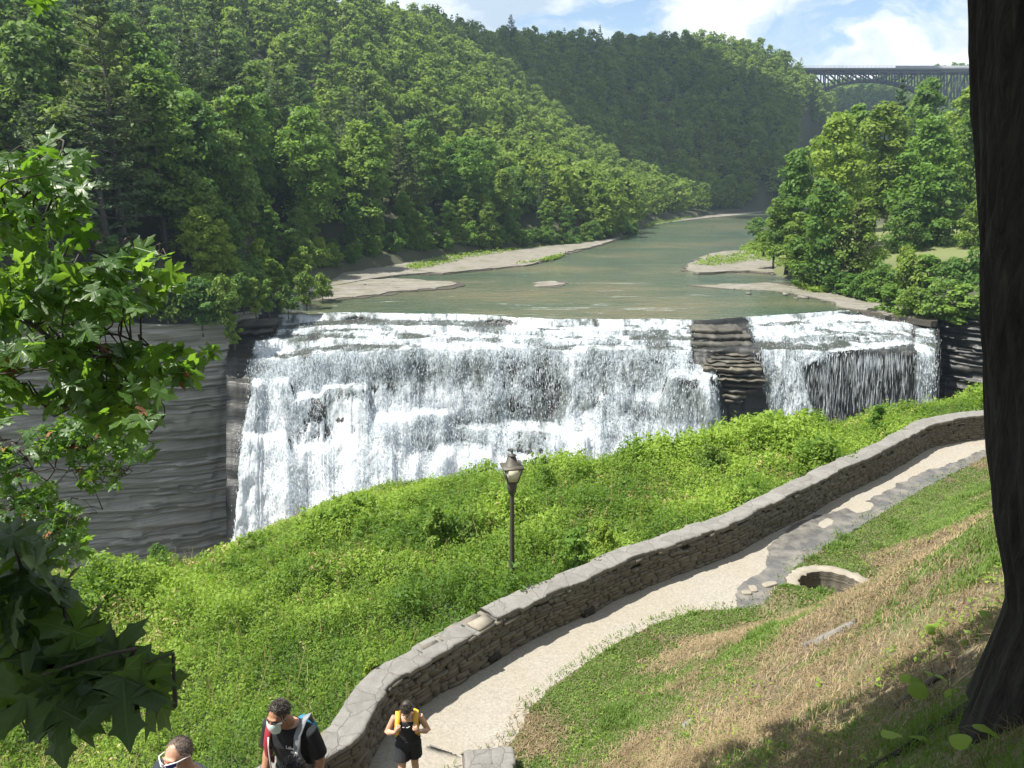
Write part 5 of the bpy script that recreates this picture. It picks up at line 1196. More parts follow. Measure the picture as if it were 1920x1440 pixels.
def hand_into(mb, wrist, d, palm_n, s=1.0, curl=.5, side=1):
    "palm and five bent fingers; d = direction of the hand, palm_n = way the palm faces, side = thumb side"
    d = np.array(d, float)/np.linalg.norm(d); n = np.array(palm_n, float); n -= d*(n @ d); n /= np.linalg.norm(n); u = np.cross(d, n)*side; w_ = np.array(wrist, float)
    mb.tube([w_, w_+d*.045*s, w_+d*.085*s], np.array((.024, .034, .030))*s, 10); mb.ell(w_+d*.055*s+u*.012*s, np.array((.026, .030, .026))*s, 10, 8)
    for k, (o_, ln) in enumerate(((.027, .072), (.009, .080), (-.009, .074), (-.026, .058))):
        p = w_+d*.082*s+u*o_*s; a1, a2, a3 = curl*.5, curl*1.5, curl*2.4; pts = [p]
        for L, a in ((.40, a1), (.33, a2), (.27, a3)): pts.append(pts[-1]+(d*math.cos(a)+n*math.sin(a))*ln*L*s)
        mb.tube(pts, np.array((.0105, .0098, .0092, .0075))*s, 8)
    p = w_+d*.03*s+u*.026*s; q = p+(u*.8+d*.55+n*.35*curl)*.032*s; e = q+(d*.9+n*.6*curl-u*.1)*.034*s; mb.tube([p, q, e], np.array((.014, .0115, .009))*s, 8)
def arm(mb, sh, el, wr, r=(.052, .046, .040, .043, .034, .025)):
    sh, el, wr = map(lambda p: np.array(p, float), (sh, el, wr)); mb.tube([sh, (sh+el)/2, el, el+(wr-el)*.25, el+(wr-el)*.6, wr], r, 12)
def leg(mb, hip, kn, an, toe=(0, -1)):
    hip, kn, an = map(lambda p: np.array(p, float), (hip, kn, an)); mb.tube([hip, hip*.5+kn*.5, kn, kn*.7+an*.3+np.array((0, .012, 0)), kn*.25+an*.75, an], (.088, .075, .055, .058, .042, .034), 12)
    f = an+np.array((0, 0, -.05)); t = np.array((toe[0], toe[1], 0)); mb.tube([f-t*.05, f+t*.06, f+t*.17], (.036, .038, .026), 10)
def torso(mb, pelv, waist, chest, neck, grow=0.0, sh=.185):
    pelv, waist, chest, neck = map(lambda p: np.array(p, float), (pelv, waist, chest, neck)); g = grow
    ks = [(pelv-(0, 0, .08), (.135, .10)), (pelv, (.165, .115)), (waist, (.140, .10)), (waist*.5+chest*.5, (.155, .112)), (chest, (.172, .122)), (chest*.35+neck*.65, (.165, .10)), (neck, (.07+g*.3, .065+g*.3))]
    n = 22; an = np.arange(n)*2*math.pi/n; V = []
    for c, (a, b) in ks: V.append(np.column_stack([c[0]+(a+g)*np.cos(an), c[1]+(b+g)*np.sin(an), np.full(n, c[2])]))
    V = np.array(V); m = len(V); i = np.arange(m*n).reshape(m, n); j = np.roll(i, -1, 1)
    V = np.vstack([V.reshape(-1, 3), ks[0][0], ks[-1][0]]); mb.add(V, [np.stack([i[:-1], j[:-1], j[1:], i[1:]], -1).reshape(-1, 4), np.concatenate([np.stack([j[0], i[0], np.full(n, m*n)], -1), np.stack([i[-1], j[-1], np.full(n, m*n+1)], -1)])])
def strap(mb, pts, w, th, nrm):
    pts = np.array(pts, float); nrm = np.array(nrm, float); t = np.gradient(pts, axis=0); t /= np.linalg.norm(t, axis=1)[:, None]
    nr = np.broadcast_to(nrm, pts.shape); s = np.cross(t, nr); s /= np.linalg.norm(s, axis=1)[:, None]; nn = np.cross(s, t)
    V = np.stack([pts-s*w/2, pts+s*w/2, pts+s*w/2+nn*th, pts-s*w/2+nn*th], 0); m = len(pts); k = np.arange(4*m).reshape(4, m); j = np.roll(k, -1, 0)
    F = np.stack([k[:, :-1], k[:, 1:], j[:, 1:], j[:, :-1]], -1).reshape(-1, 4); mb.add(V.reshape(-1, 3), np.vstack([F, [(k[0, 0], k[1, 0], k[2, 0], k[3, 0]), (k[3, -1], k[2, -1], k[1, -1], k[0, -1])]]))

def walker_tank():
    top = W(762, 1311, 12.35); foot = (top[0], top[1]+.02, PZ+.01)
    t = thing('person', 'person in black tank top and shorts gripping yellow backpack straps, head bowed', 'person', foot, R(4))
    sc = (top[2]-PZ)/1.68
    t.scale = (sc, sc, sc)
    mb = MB(); hc = np.array((0, -.10, 1.555)); Rm = rot_xz(R(42), R(-3))
    torso(mb, (0, 0, .95), (0, -.01, 1.10), (0, -.02, 1.28), (0, -.03, 1.43)); mb.tube([(0, -.025, 1.38), (0, -.05, 1.46), hc], (.058, .052, .055), 12); head_into(mb, hc, Rm)
    for e in (-1, 1):
        S_, E_, W_ = (e*.185, -.02, 1.375), (e*.315, -.05, 1.125), (e*.165, -.215, 1.255); arm(mb, S_, E_, W_); hand_into(mb, W_, (-e*.25, .1, .5), (0, 1, -.2), curl=1.05, side=e)
    leg(mb, (-.088, 0, .92), (-.10, -.16, .53), (-.09, -.10, .09)); leg(mb, (.088, 0, .92), (.085, .02, .50), (.09, .16, .12))
    fuse('body', mb, M_skin2, t, .0065)
    mb = MB(); torso(mb, (0, 0, .93), (0, -.01, 1.10), (0, -.02, 1.26), (0, -.03, 1.375), .018); fuse('tank_top', mb, M_black, t, .008)
    mb = MB(); torso(mb, (0, 0, .90), (0, 0, .95), (0, 0, .99), (0, 0, 1.02), .022)
    for a, b in (((-.088, 0, .92), (-.098, -.10, .66)), ((.088, 0, .92), (.088, .01, .66))): mb.tube([a, (np.array(a)+b)/2, b], (.112, .114, .122), 14)
    fuse('shorts', mb, M_black, t, .008)
    mb = MB(); cap_shell(hc, Rm, 1.0, .10, .36, .5, mb); mb.ell(hc+Rm @ np.array((0, .04, .075)), (.07, .08, .05), 14, 8, Rm); mb.build('hair', M_hair, t, True)
    mb = MB(); A = lambda p: hc+Rm @ np.array(p)
    V = []
    for z in (-.005, -.03, -.07, -.10):
        for x in np.linspace(-.070, .070, 13): V.append(A((x*(1.0 if z > -.08 else .7), -.112+.9*x*x*10-.012*(z > -.04)*(abs(x) < .03)+.0, z)))
    F = grid_faces(4, 13); n = len(V); V2 = [v+Rm @ np.array((0, .004, 0)) for v in V]; mesh('face_mask', np.vstack([V, V2]), np.vstack([F, F[:, ::-1]+n]), M_mask, t, smooth=True)
    for e in (-1, 1):
        mb = MB(); strap(mb, [(e*.125, .12, 1.30), (e*.13, .08, 1.405), (e*.135, -.01, 1.445), (e*.135, -.10, 1.41), (e*.14, -.165, 1.32), (e*.155, -.15, 1.20), (e*.175, -.04, 1.08)], .075, .018, (0, -.7, .7)); mb.build('backpack_strap', M_yellow, t)
    mb = MB(); mb.ell((0, .20, 1.20), (.15, .10, .23), 18, 12); fuse('backpack', mb, M_navy, t, .012)
    mb = MB(); pts = [(-.005, -.162, 1.292), (.004, -.163, 1.283), (.018, -.163, 1.287), (.045, -.160, 1.305)]; strap(mb, pts, .012, .003, (0, -1, 0)); mb.build('print', M_swoosh, t)
    mb = MB(); strap(mb, [(-.065, -.156, 1.288), (-.035, -.160, 1.292)], .010, .003, (0, -1, 0)); mb.build('clip', M_swoosh, t)
    for e in (-1, 1):
        a = np.array((-.09, -.10, .04) if e < 0 else (.09, .16, .07)); mb = MB(); mb.tube([a+(0, .07, .0), a+(0, -.05, 0), a+(0, -.17, -.008)], (.045, .048, .036), 10); fuse('shoe', mb, M_shoe, t, .008)
walker_tank()
STEP_Z = lambda y: -9.9+.177*(min(25, int((9.9-y)/.2+1e-6))+1) if y > 4.7 else -5.148
def walker_mask():
    top = W(531, 1314, 6.25); y = max(4.76, top[1]); fz = STEP_Z(y); foot = (top[0]+.02, y+.14, fz); sc = 1.0
    t = thing('person', 'man in black T-shirt and pale face mask looking down, blue pack on his back', 'person', foot, R(-16))
    h = (top[2]-fz)
    lift = h-1.70
    T = lambda x, y_, z: np.array((x, y_, z+lift*(z/1.7)))
    mb = MB(); hc = T(-.02, -.16, 1.575); Rm = rot_xz(R(14), R(-12))
    torso(mb, T(0, 0, .95), T(0, -.02, 1.10), T(0, -.05, 1.28), T(0, -.07, 1.44), .012); mb.tube([T(0, -.06, 1.38), T(0, -.09, 1.47), hc], (.066, .060, .062), 12); head_into(mb, hc, Rm)
    for e in (-1, 1):
        S_, E_, W_ = T(e*.185, -.05, 1.385), T(e*.245, -.02, 1.10), T(e*.245, -.14, .86); arm(mb, S_, E_, W_, (.054, .048, .042, .044, .036, .027)); hand_into(mb, W_, (0, -.25, -1), (-e, 0, 0), curl=.35, side=1)
    leg(mb, T(-.09, 0, .92), T(-.10, -.12, .52), T(-.10, -.02, .09)); leg(mb, T(.09, 0, .92), T(.10, -.02, .50), T(.10, .10, .09))
    fuse('body', mb, M_skin1, t, .0065)
    mb = MB(); torso(mb, T(0, 0, .86), T(0, -.02, 1.08), T(0, -.05, 1.28), T(0, -.07, 1.435), .022)
    for e in (-1, 1): mb.tube([T(e*.13, -.05, 1.385), T(e*.185, -.05, 1.375), T(e*.222, -.035, 1.24), T(e*.238, -.03, 1.15)], (.066, .070, .070, .076), 14)
    fuse('tee_shirt', mb, M_black, t, .008)
    mb = MB(); torso(mb, T(0, 0, .86), T(0, 0, .92), T(0, 0, .95), T(0, 0, .98), .026)
    for e in (-1, 1): mb.tube([T(e*.09, 0, .9), T(e*.10, -.06, .56)], (.115, .108), 14)
    fuse('shorts', mb, M_denim, t, .01)
    mb = MB(); cap_shell(hc, Rm, 1.0, .06, .235, .45, mb); mb.build('hair', M_hair, t, True)
    A = lambda p: hc+Rm @ np.array(p)
    V = []
    for k, z in enumerate((.000, -.03, -.065, -.098, -.118)):
        for x in np.linspace(-.074, .074, 15): xx = x*(1, 1, .95, .72, .4)[k]; V.append(A((xx, (-.108, -.124, -.120, -.112, -.085)[k]+9.5*xx*xx, z+abs(x)*.12*(k < 2))))
    F = grid_faces(5, 15); n = len(V); V2 = [v+Rm @ np.array((0, .004, 0)) for v in V]; mesh('face_mask', np.vstack([V, V2]), np.vstack([F, F[:, ::-1]+n]), M_mask, t, smooth=True)
    for e in (-1, 1):
        mb = MB(); mb.tube([A((e*.070, -.062, -.01)), A((e*.080, -.02, .0)), A((e*.084, .02, .005))], .0022, 5); mb.build('mask_loop', M_mask, t)
        mb = MB(); mb.tube([A((e*.016, -.098, .034)), A((e*.034, -.094, .040)), A((e*.054, -.078, .032))], (.004, .006, .003), 6); mb.build('eyebrow', M_hair, t)
        mb = MB(); mb.tube([A((e*.020, -.088, .014)), A((e*.034, -.088, .010)), A((e*.048, -.078, .014))], (.003, .0045, .003), 6); mb.build('eyelid', M_blackhair, t)
    for e, m in ((-1, M_red), (1, M_grey)):
        mb = MB(); strap(mb, [T(e*.12, .10, 1.36), T(e*.135, .03, 1.46), T(e*.14, -.06, 1.475), T(e*.135, -.15, 1.40), T(e*.14, -.185, 1.28), T(e*.155, -.16, 1.14), T(e*.18, -.05, 1.02)], .058, .014, (0, -.7, .7)); mb.build('backpack_strap', m, t)
    mb = MB(); mb.tube([T(-.118, -.19, 1.36), T(-.115, -.205, 1.28), T(-.12, -.195, 1.12), T(-.13, -.17, 1.0)], .006, 6); mb.build('drinking_tube', M_whiteplastic, t)
    mb = MB(); strap(mb, [T(.125, -.205, 1.225), T(.10, -.205, 1.165)], .028, .006, (0, -1, .1)); mb.build('strap_tag', M_whiteplastic, t)
    mb = MB(); mb.ell(T(.03, .13, 1.17), (.125, .08, .20), 18, 12); fuse('backpack', mb, M_blue, t, .012)
    cu = bpy.data.curves.new('lettering', 'FONT'); cu.body = 'Lake'; cu.size = .042; cu.extrude = .001; cu.align_x = 'CENTER'
    o = bpy.data.objects.new('lettering', cu); dg = bpy.context.evaluated_depsgraph_get(); COL.objects.link(o); dg.update(); me = bpy.data.meshes.new_from_object(o.evaluated_get(dg)); bpy.data.objects.remove(o)
    me.materials.clear(); me.materials.append(M_swoosh); o = bpy.data.objects.new('lettering', me); COL.objects.link(o); o.parent = t; o.location = T(.085, -.200, 1.30); o.rotation_euler = (R(84), 0, 0)
    mb = MB()
    for k in range(5): mb.box((.045+.013*k, 0, 0), (.007, .002, .014+.005*(k % 2)))
    o = mb.build('lettering', M_swoosh, t); o.location = T(.05, -.200, 1.275)
    for e in (-1, 1):
        a = T(e*.10, -.02 if e < 0 else .10, .045); mb = MB(); mb.tube([a+(0, .07, 0), a+(0, -.05, 0), a+(0, -.17, -.005)], (.047, .05, .038), 10); fuse('shoe', mb, M_shoe, t, .008)
walker_mask()
def walker_bald():
    top = W(340, 1388, 4.92); y = top[1]; fz = STEP_Z(y+.05); foot = (top[0], y+.05, fz)
    t = thing('person', 'man with cropped hair and white framed blue sunglasses at the bottom edge', 'person', foot, R(-24)); h = top[2]-fz; lift = h-1.74
    T = lambda x, y_, z: np.array((x, y_, z+lift*(z/1.74)))
    mb = MB(); hc = T(0, -.07, 1.625); Rm = rot_xz(R(-3), R(4))
    torso(mb, T(0, 0, .97), T(0, -.01, 1.12), T(0, -.02, 1.31), T(0, -.03, 1.47), .015); mb.tube([T(0, -.025, 1.42), T(0, -.04, 1.52), hc], (.068, .062, .064), 12); head_into(mb, hc, Rm)
    for e in (-1, 1):
        S_, E_, W_ = T(e*.205, -.02, 1.41), T(e*.27, 0, 1.12), T(e*.26, -.12, .88); arm(mb, S_, E_, W_); hand_into(mb, W_, (0, -.25, -1), (-e, 0, 0), curl=.35, side=1)
    leg(mb, T(-.09, 0, .94), T(-.10, -.10, .53), T(-.10, -.02, .09)); leg(mb, T(.09, 0, .94), T(.10, -.02, .51), T(.10, .08, .09))
    fuse('body', mb, M_skin3, t, .006)
    mb = MB(); torso(mb, T(0, 0, .88), T(0, -.01, 1.10), T(0, -.02, 1.31), T(0, -.03, 1.455), .034)
    for e in (-1, 1): mb.tube([T(e*.14, -.02, 1.41), T(e*.205, -.02, 1.40), T(e*.25, -.005, 1.26), T(e*.265, 0, 1.18)], (.075, .082, .080, .085), 14)
    fuse('tee_shirt', mb, M_grey, t, .008)
    mb = MB(); torso(mb, T(0, 0, .88), T(0, 0, .93), T(0, 0, .97), T(0, 0, 1.0), .026)
    for e in (-1, 1): mb.tube([T(e*.09, 0, .92), T(e*.10, -.05, .56)], (.115, .108), 14)
    fuse('shorts', mb, M_denim, t, .01)
    mb = MB(); cap_shell(hc, Rm, 1.0, .012, .15, .40, mb); mb.build('hair', M_stub, t, True)
    A = lambda p: hc+Rm @ np.array(p)
    g = MB()
    for e in (-1, 1):
        g.tube([A((e*.004, -.116, .018)), A((e*.035, -.112, .031)), A((e*.074, -.080, .036)), A((e*.082, -.03, .028)), A((e*.083, .02, .012))], (.0038, .0042, .0042, .0034, .003), 7)
        g.tube([A((e*.074, -.080, .034)), A((e*.068, -.084, .008)), A((e*.040, -.104, -.010)), A((e*.012, -.114, .000)), A((e*.004, -.116, .016))], .0022, 6)
    gl = g.build('sunglasses', M_whiteplastic, t, True)
    for e in (-1, 1):
        P = [A((e*x, -.117+7.5*x*x, z)) for x, z in ((.008, .014), (.038, .026), (.070, .030), (.066, .010), (.040, -.008), (.014, .002))]
        V = np.vstack([P, [p+Rm @ np.array((0, .004, 0)) for p in P]]); f = [np.array([(0, 1, 2, 3, 4, 5)]), np.array([(11, 10, 9, 8, 7, 6)])]
        mesh('lens', V, f, M_lens, gl)
walker_bald()
def walker_hair():
    top = W(557, 1411, 4.95); y = top[1]; fz = STEP_Z(y); foot = (top[0], y, fz)
    t = thing('person', 'person with parted black hair in front of the masked man, only the crown showing', 'person', foot, R(-10)); h = top[2]-fz; lift = h-1.60
    T = lambda x, y_, z: np.array((x, y_, z+lift*(z/1.6)))
    mb = MB(); hc = T(0, -.09, 1.485); Rm = rot_xz(R(24), R(4))
    torso(mb, T(0, 0, .90), T(0, -.01, 1.04), T(0, -.02, 1.20), T(0, -.03, 1.34)); mb.tube([T(0, -.025, 1.30), T(0, -.05, 1.38), hc], (.055, .05, .054), 12); head_into(mb, hc, Rm)
    for e in (-1, 1):
        S_, E_, W_ = T(e*.175, -.02, 1.29), T(e*.24, 0, 1.03), T(e*.23, -.10, .81); arm(mb, S_, E_, W_); hand_into(mb, W_, (0, -.25, -1), (-e, 0, 0), curl=.35, side=1)
    leg(mb, T(-.085, 0, .87), T(-.09, -.10, .49), T(-.09, -.02, .09)); leg(mb, T(.085, 0, .87), T(.09, -.02, .47), T(.09, .08, .09))
    fuse('body', mb, M_skin2, t, .007)
    mb = MB(); torso(mb, T(0, 0, .82), T(0, -.01, 1.03), T(0, -.02, 1.20), T(0, -.03, 1.325), .028)
    for e in (-1, 1): mb.tube([T(e*.12, -.02, 1.29), T(e*.175, -.02, 1.28), T(e*.22, -.005, 1.14)], (.066, .072, .072), 14)
    fuse('tee_shirt', mb, M_navy, t, .008)
    mb = MB(); torso(mb, T(0, 0, .82), T(0, 0, .87), T(0, 0, .90), T(0, 0, .93), .024)
    for e in (-1, 1): mb.tube([T(e*.085, 0, .85), T(e*.09, -.08, .5), T(e*.09, -.02, .15)], (.108, .09, .07), 14)
    fuse('trousers', mb, M_denim, t, .01)
    mb = MB(); cap_shell(hc, Rm, 1.0, .09, .38, .58, mb); mb.ell(hc+Rm @ np.array((0, .085, -.03)), (.06, .05, .085), 14, 10, Rm); mb.build('hair', M_blackhair, t, True)
walker_hair()
# ================================================================== the trees that frame the view
M_darkbark = None
def m_bark():
    m, nt, b = newmat('ridged_bark'); p = objco(nt)
    n = noise(nt, scaled(nt, p, (20, 20, 2.6)), 1.0, 7, .75, .8); f = noise(nt, p, 30, 4, .6)
    setc(nt, b, 'Base Color', ramp(nt, n, [(.34, (.008, .007, .006)), (.5, (.024, .021, .017)), (.68, (.055, .048, .040))])); setc(nt, b, 'Roughness', .95)
    bump(nt, b, math_(nt, 'ADD', n, math_(nt, 'MULTIPLY', f, .3)), 1.0, .04); return m
M_darkbark = m_bark()
def m_maple(name, c0, c1, trans, rough=.38):
    m, nt, b = newmat(name); a = nd(nt, 'ShaderNodeAttribute', attribute_name='rnd').outputs['Fac']
    c = mix(nt, a, c0, c1)
    # paler veins run from the stalk to the tip of each lobe
    u = math_(nt, 'ABSOLUTE', nd(nt, 'ShaderNodeAttribute', attribute_name='lu').outputs['Fac']); v = nd(nt, 'ShaderNodeAttribute', attribute_name='lv').outputs['Fac']
    an = math_(nt, 'ARCTAN2', u, v); rr = math_(nt, 'SQRT', math_(nt, 'ADD', math_(nt, 'MULTIPLY', u, u), math_(nt, 'MULTIPLY', v, v)))
    dd = math_(nt, 'MINIMUM', math_(nt, 'MINIMUM', an, math_(nt, 'ABSOLUTE', math_(nt, 'SUBTRACT', an, .89))), math_(nt, 'ABSOLUTE', math_(nt, 'SUBTRACT', an, 1.5)))
    side = math_(nt, 'ABSOLUTE', math_(nt, 'SUBTRACT', math_(nt, 'FRACT', math_(nt, 'ADD', math_(nt, 'MULTIPLY', rr, 8.0), math_(nt, 'MULTIPLY', dd, -5.0))), .5))
    vein = math_(nt, 'MAXIMUM', ramp(nt, math_(nt, 'MULTIPLY', dd, rr), [(.006, 1), (.022, 0)]), math_(nt, 'MULTIPLY', ramp(nt, side, [(.0, 1), (.09, 0)]), .45))
    c = mix(nt, math_(nt, 'MULTIPLY', vein, .6), c, (c1[0]*1.9, c1[1]*1.55, c1[2]*2.0))
    bump(nt, b, vein, .35, .004)
    setc(nt, b, 'Base Color', c); setc(nt, b, 'Roughness', rough); setc(nt, b, 'Specular IOR Level', .5)
    t = nd(nt, 'ShaderNodeBsdfTranslucent', {'Color': mix(nt, a, (.16, .34, .02), (.30, .50, .045))})
    mx = nd(nt, 'ShaderNodeMixShader', {0: trans, 1: b.outputs[0], 2: t.outputs[0]}); nt.links.new(mx.outputs[0], nt.nodes['Material Output'].inputs[0]); return m
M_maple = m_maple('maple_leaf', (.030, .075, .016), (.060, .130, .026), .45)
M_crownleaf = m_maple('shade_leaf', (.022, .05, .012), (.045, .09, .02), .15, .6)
M_twig = plain('twig', (.065, .055, .042), .85, scale=20); M_dead = plain('dead_leaf', (.16, .07, .025), .9, var=.3)
HALF = [(0.0, 0.0), (.10, -.07), (.22, -.12), (.50, .02), (.36, .07), (.38, .14), (.25, .22), (.44, .31), (.54, .30), (.57, .42), (.74, .60), (.53, .56), (.46, .66), (.19, .46), (.22, .70), (.30, .80), (.17, .84), (.10, .93), (0, 1.14)]
OUTL = np.array(HALF+[(-x, y) for x, y in HALF[-2:0:-1]])
def maple_leaves(P, D, N, size, r):
    "lobed leaves: P stalk ends, D tip directions, N upper-side normals"
    n = len(P); D = D/np.linalg.norm(D, axis=1)[:, None]; N = N-(N*D).sum(1)[:, None]*D; N /= np.linalg.norm(N, axis=1)[:, None]; X = np.cross(D, N)
    o = np.vstack([OUTL, (0, .36), (0, .7)]); m = len(o); k = len(OUTL)
    fold = r.uniform(.02, .38, n)[:, None]; droop = r.uniform(-.05, .45, n)[:, None]; tw = r.normal(0, .18, n)[:, None]
    ox, oy = o[:, 0][None], o[:, 1][None]; oz = -fold*np.abs(ox)-droop*oy**2*.5+tw*ox*oy + .035*np.sin(oy*14+ox*9)
    oz[:, k] += .0; s = np.broadcast_to(size, (n,))[:, None, None]
    V = P[:, None]+s*(ox[..., None]*X[:, None]+oy[..., None]*D[:, None]+oz[..., None]*N[:, None])
    f = []
    for i in range(k):
        j = (i+1) % k; my = (OUTL[i, 1]+OUTL[j, 1])/2; f.append((i, j, k if my < .57 or abs(OUTL[i, 0])+abs(OUTL[j, 0]) > .64 else k+1))
    f += [(13, k+1, k), (k, k+1, k-13)]
    f = np.array(f); F = (f[None]+(np.arange(n)*m)[:, None, None]).reshape(-1, 3); maple_leaves.uv = (np.tile(o[:, 0], n), np.tile(o[:, 1]+.0, n)); return V.reshape(-1, 3), F, len(f)
def bough(name_parent, branches, masses, seed, leafm, dead=0):
    """branches: px polylines with depth and radius; masses: (px polygon, count, leaf size, depth range, tip-out direction)"""
    r = np.random.default_rng(seed); t = name_parent; o0 = np.array(t.location); nodes = []
    tw = MB(); PARTS = []
    for pts, ra in branches:
        mb = MB()
        Q = resample(np.array([W(*p) for p in pts]), .05); n = len(Q); Q = Q+np.stack([fbm(np.arange(n)*.3, np.full(n, k*9.), seed+k, 3)-.5 for k in range(3)], 1)*.05
        mb.tube(Q-o0, np.linspace(ra, ra*.35, n), 7); nodes.append(Q); mb.build('branch', M_twig, t, True)
    nodes = np.vstack(nodes); PV, PD, PN, PS = [], [], [], []
    for poly, cnt, size, (d0, d1), out in masses:
        poly = np.array(poly, float); lo, hi = poly.min(0), poly.max(0); c = []
        while len(c) < cnt:
            q = r.uniform(lo, hi)
            if inpoly(q[:1], q[1:2], poly)[0]: c.append(q)
        tuft = None
        for i, q in enumerate(c):
            zc = r.uniform(d0, d1); p = W(q[0], q[1], zc)
            if i % 4 == 0:      # a twig out to this spray
                a = nodes[np.argmin(np.linalg.norm(nodes-p, axis=1)+r.uniform(0, .15, len(nodes)))]; mid = (a+p)/2+r.normal(0, .04, 3)+np.array((0, 0, .04))
                if np.linalg.norm(a-p) < 2.2: tw.tube(resample(np.array([a, mid, p]), .06), np.linspace(.006, .0025, len(resample(np.array([a, mid, p]), .06))), 5)
            o_ = np.array((out, .15, -.35))+r.normal(0, .55, 3); nn = np.array((-.15, -.25, 1.0))+r.normal(0, .38, 3); PV.append(p); PD.append(o_); PN.append(nn); PS.append(size*r.uniform(.65, 1.25))
    V, F, nf = maple_leaves(np.array(PV), np.array(PD), np.array(PN), np.array(PS), r)
    lu, lv = maple_leaves.uv; rn = np.repeat(np.clip(r.normal(.5, .28, len(PV)), 0, 1), nf); mi = np.repeat((r.random(len(PV)) < dead).astype(int), nf)
    TV = np.concatenate(tw.V); TF = [np.concatenate(tw.F[k])+len(V) for k in tw.F]; nt_ = sum(len(f) for f in TF)      # the twigs' stalks belong to the leaf sprays
    mesh('foliage', np.vstack([V, TV])-o0, [F]+TF, [leafm, M_dead, M_twig], t, attrs={'rnd': ('FACE', np.concatenate([rn, np.full(nt_, .5)])), 'lu': ('POINT', np.concatenate([lu, np.ones(len(TV))])), 'lv': ('POINT', np.concatenate([lv, np.ones(len(TV))]))}, smooth=True, mi=np.concatenate([mi, np.full(nt_, 2)])); return np.array(PV)
def shade_leaves(T, lo, hi, size, frac, seed, parent):
    "crown leaves standing between the sun and the places T"
    r = np.random.default_rng(seed); T = T[r.random(len(T)) < frac]; s = np.array(SUN); P = T+s*r.uniform(lo, hi, (len(T), 1))+r.normal(0, .05, (len(T), 3))
    for _ in range(6):
        a, b, zc = proj(P); bad = (zc > -.2) & (b > -90) & (a > -90) & (a < 2010); P[bad] += s*1.2
    a, b, zc = proj(P); P = P[~((zc > 0) & (b > -60) & (a > -60) & (a < 1980))]
    N = s*1.0+r.normal(0, .3, P.shape); D = r.normal(size=P.shape); V, F, nf = maple_leaves(P-np.array(D)/np.linalg.norm(D, axis=1)[:, None]*size*.4, D, N, size*r.uniform(.8, 1.2, len(P)), r)
    o0 = np.array(parent.location); mesh('crown', V-o0, F, M_crownleaf, parent, attrs={'rnd': ('FACE', np.repeat(r.random(len(P)), nf))}); return P
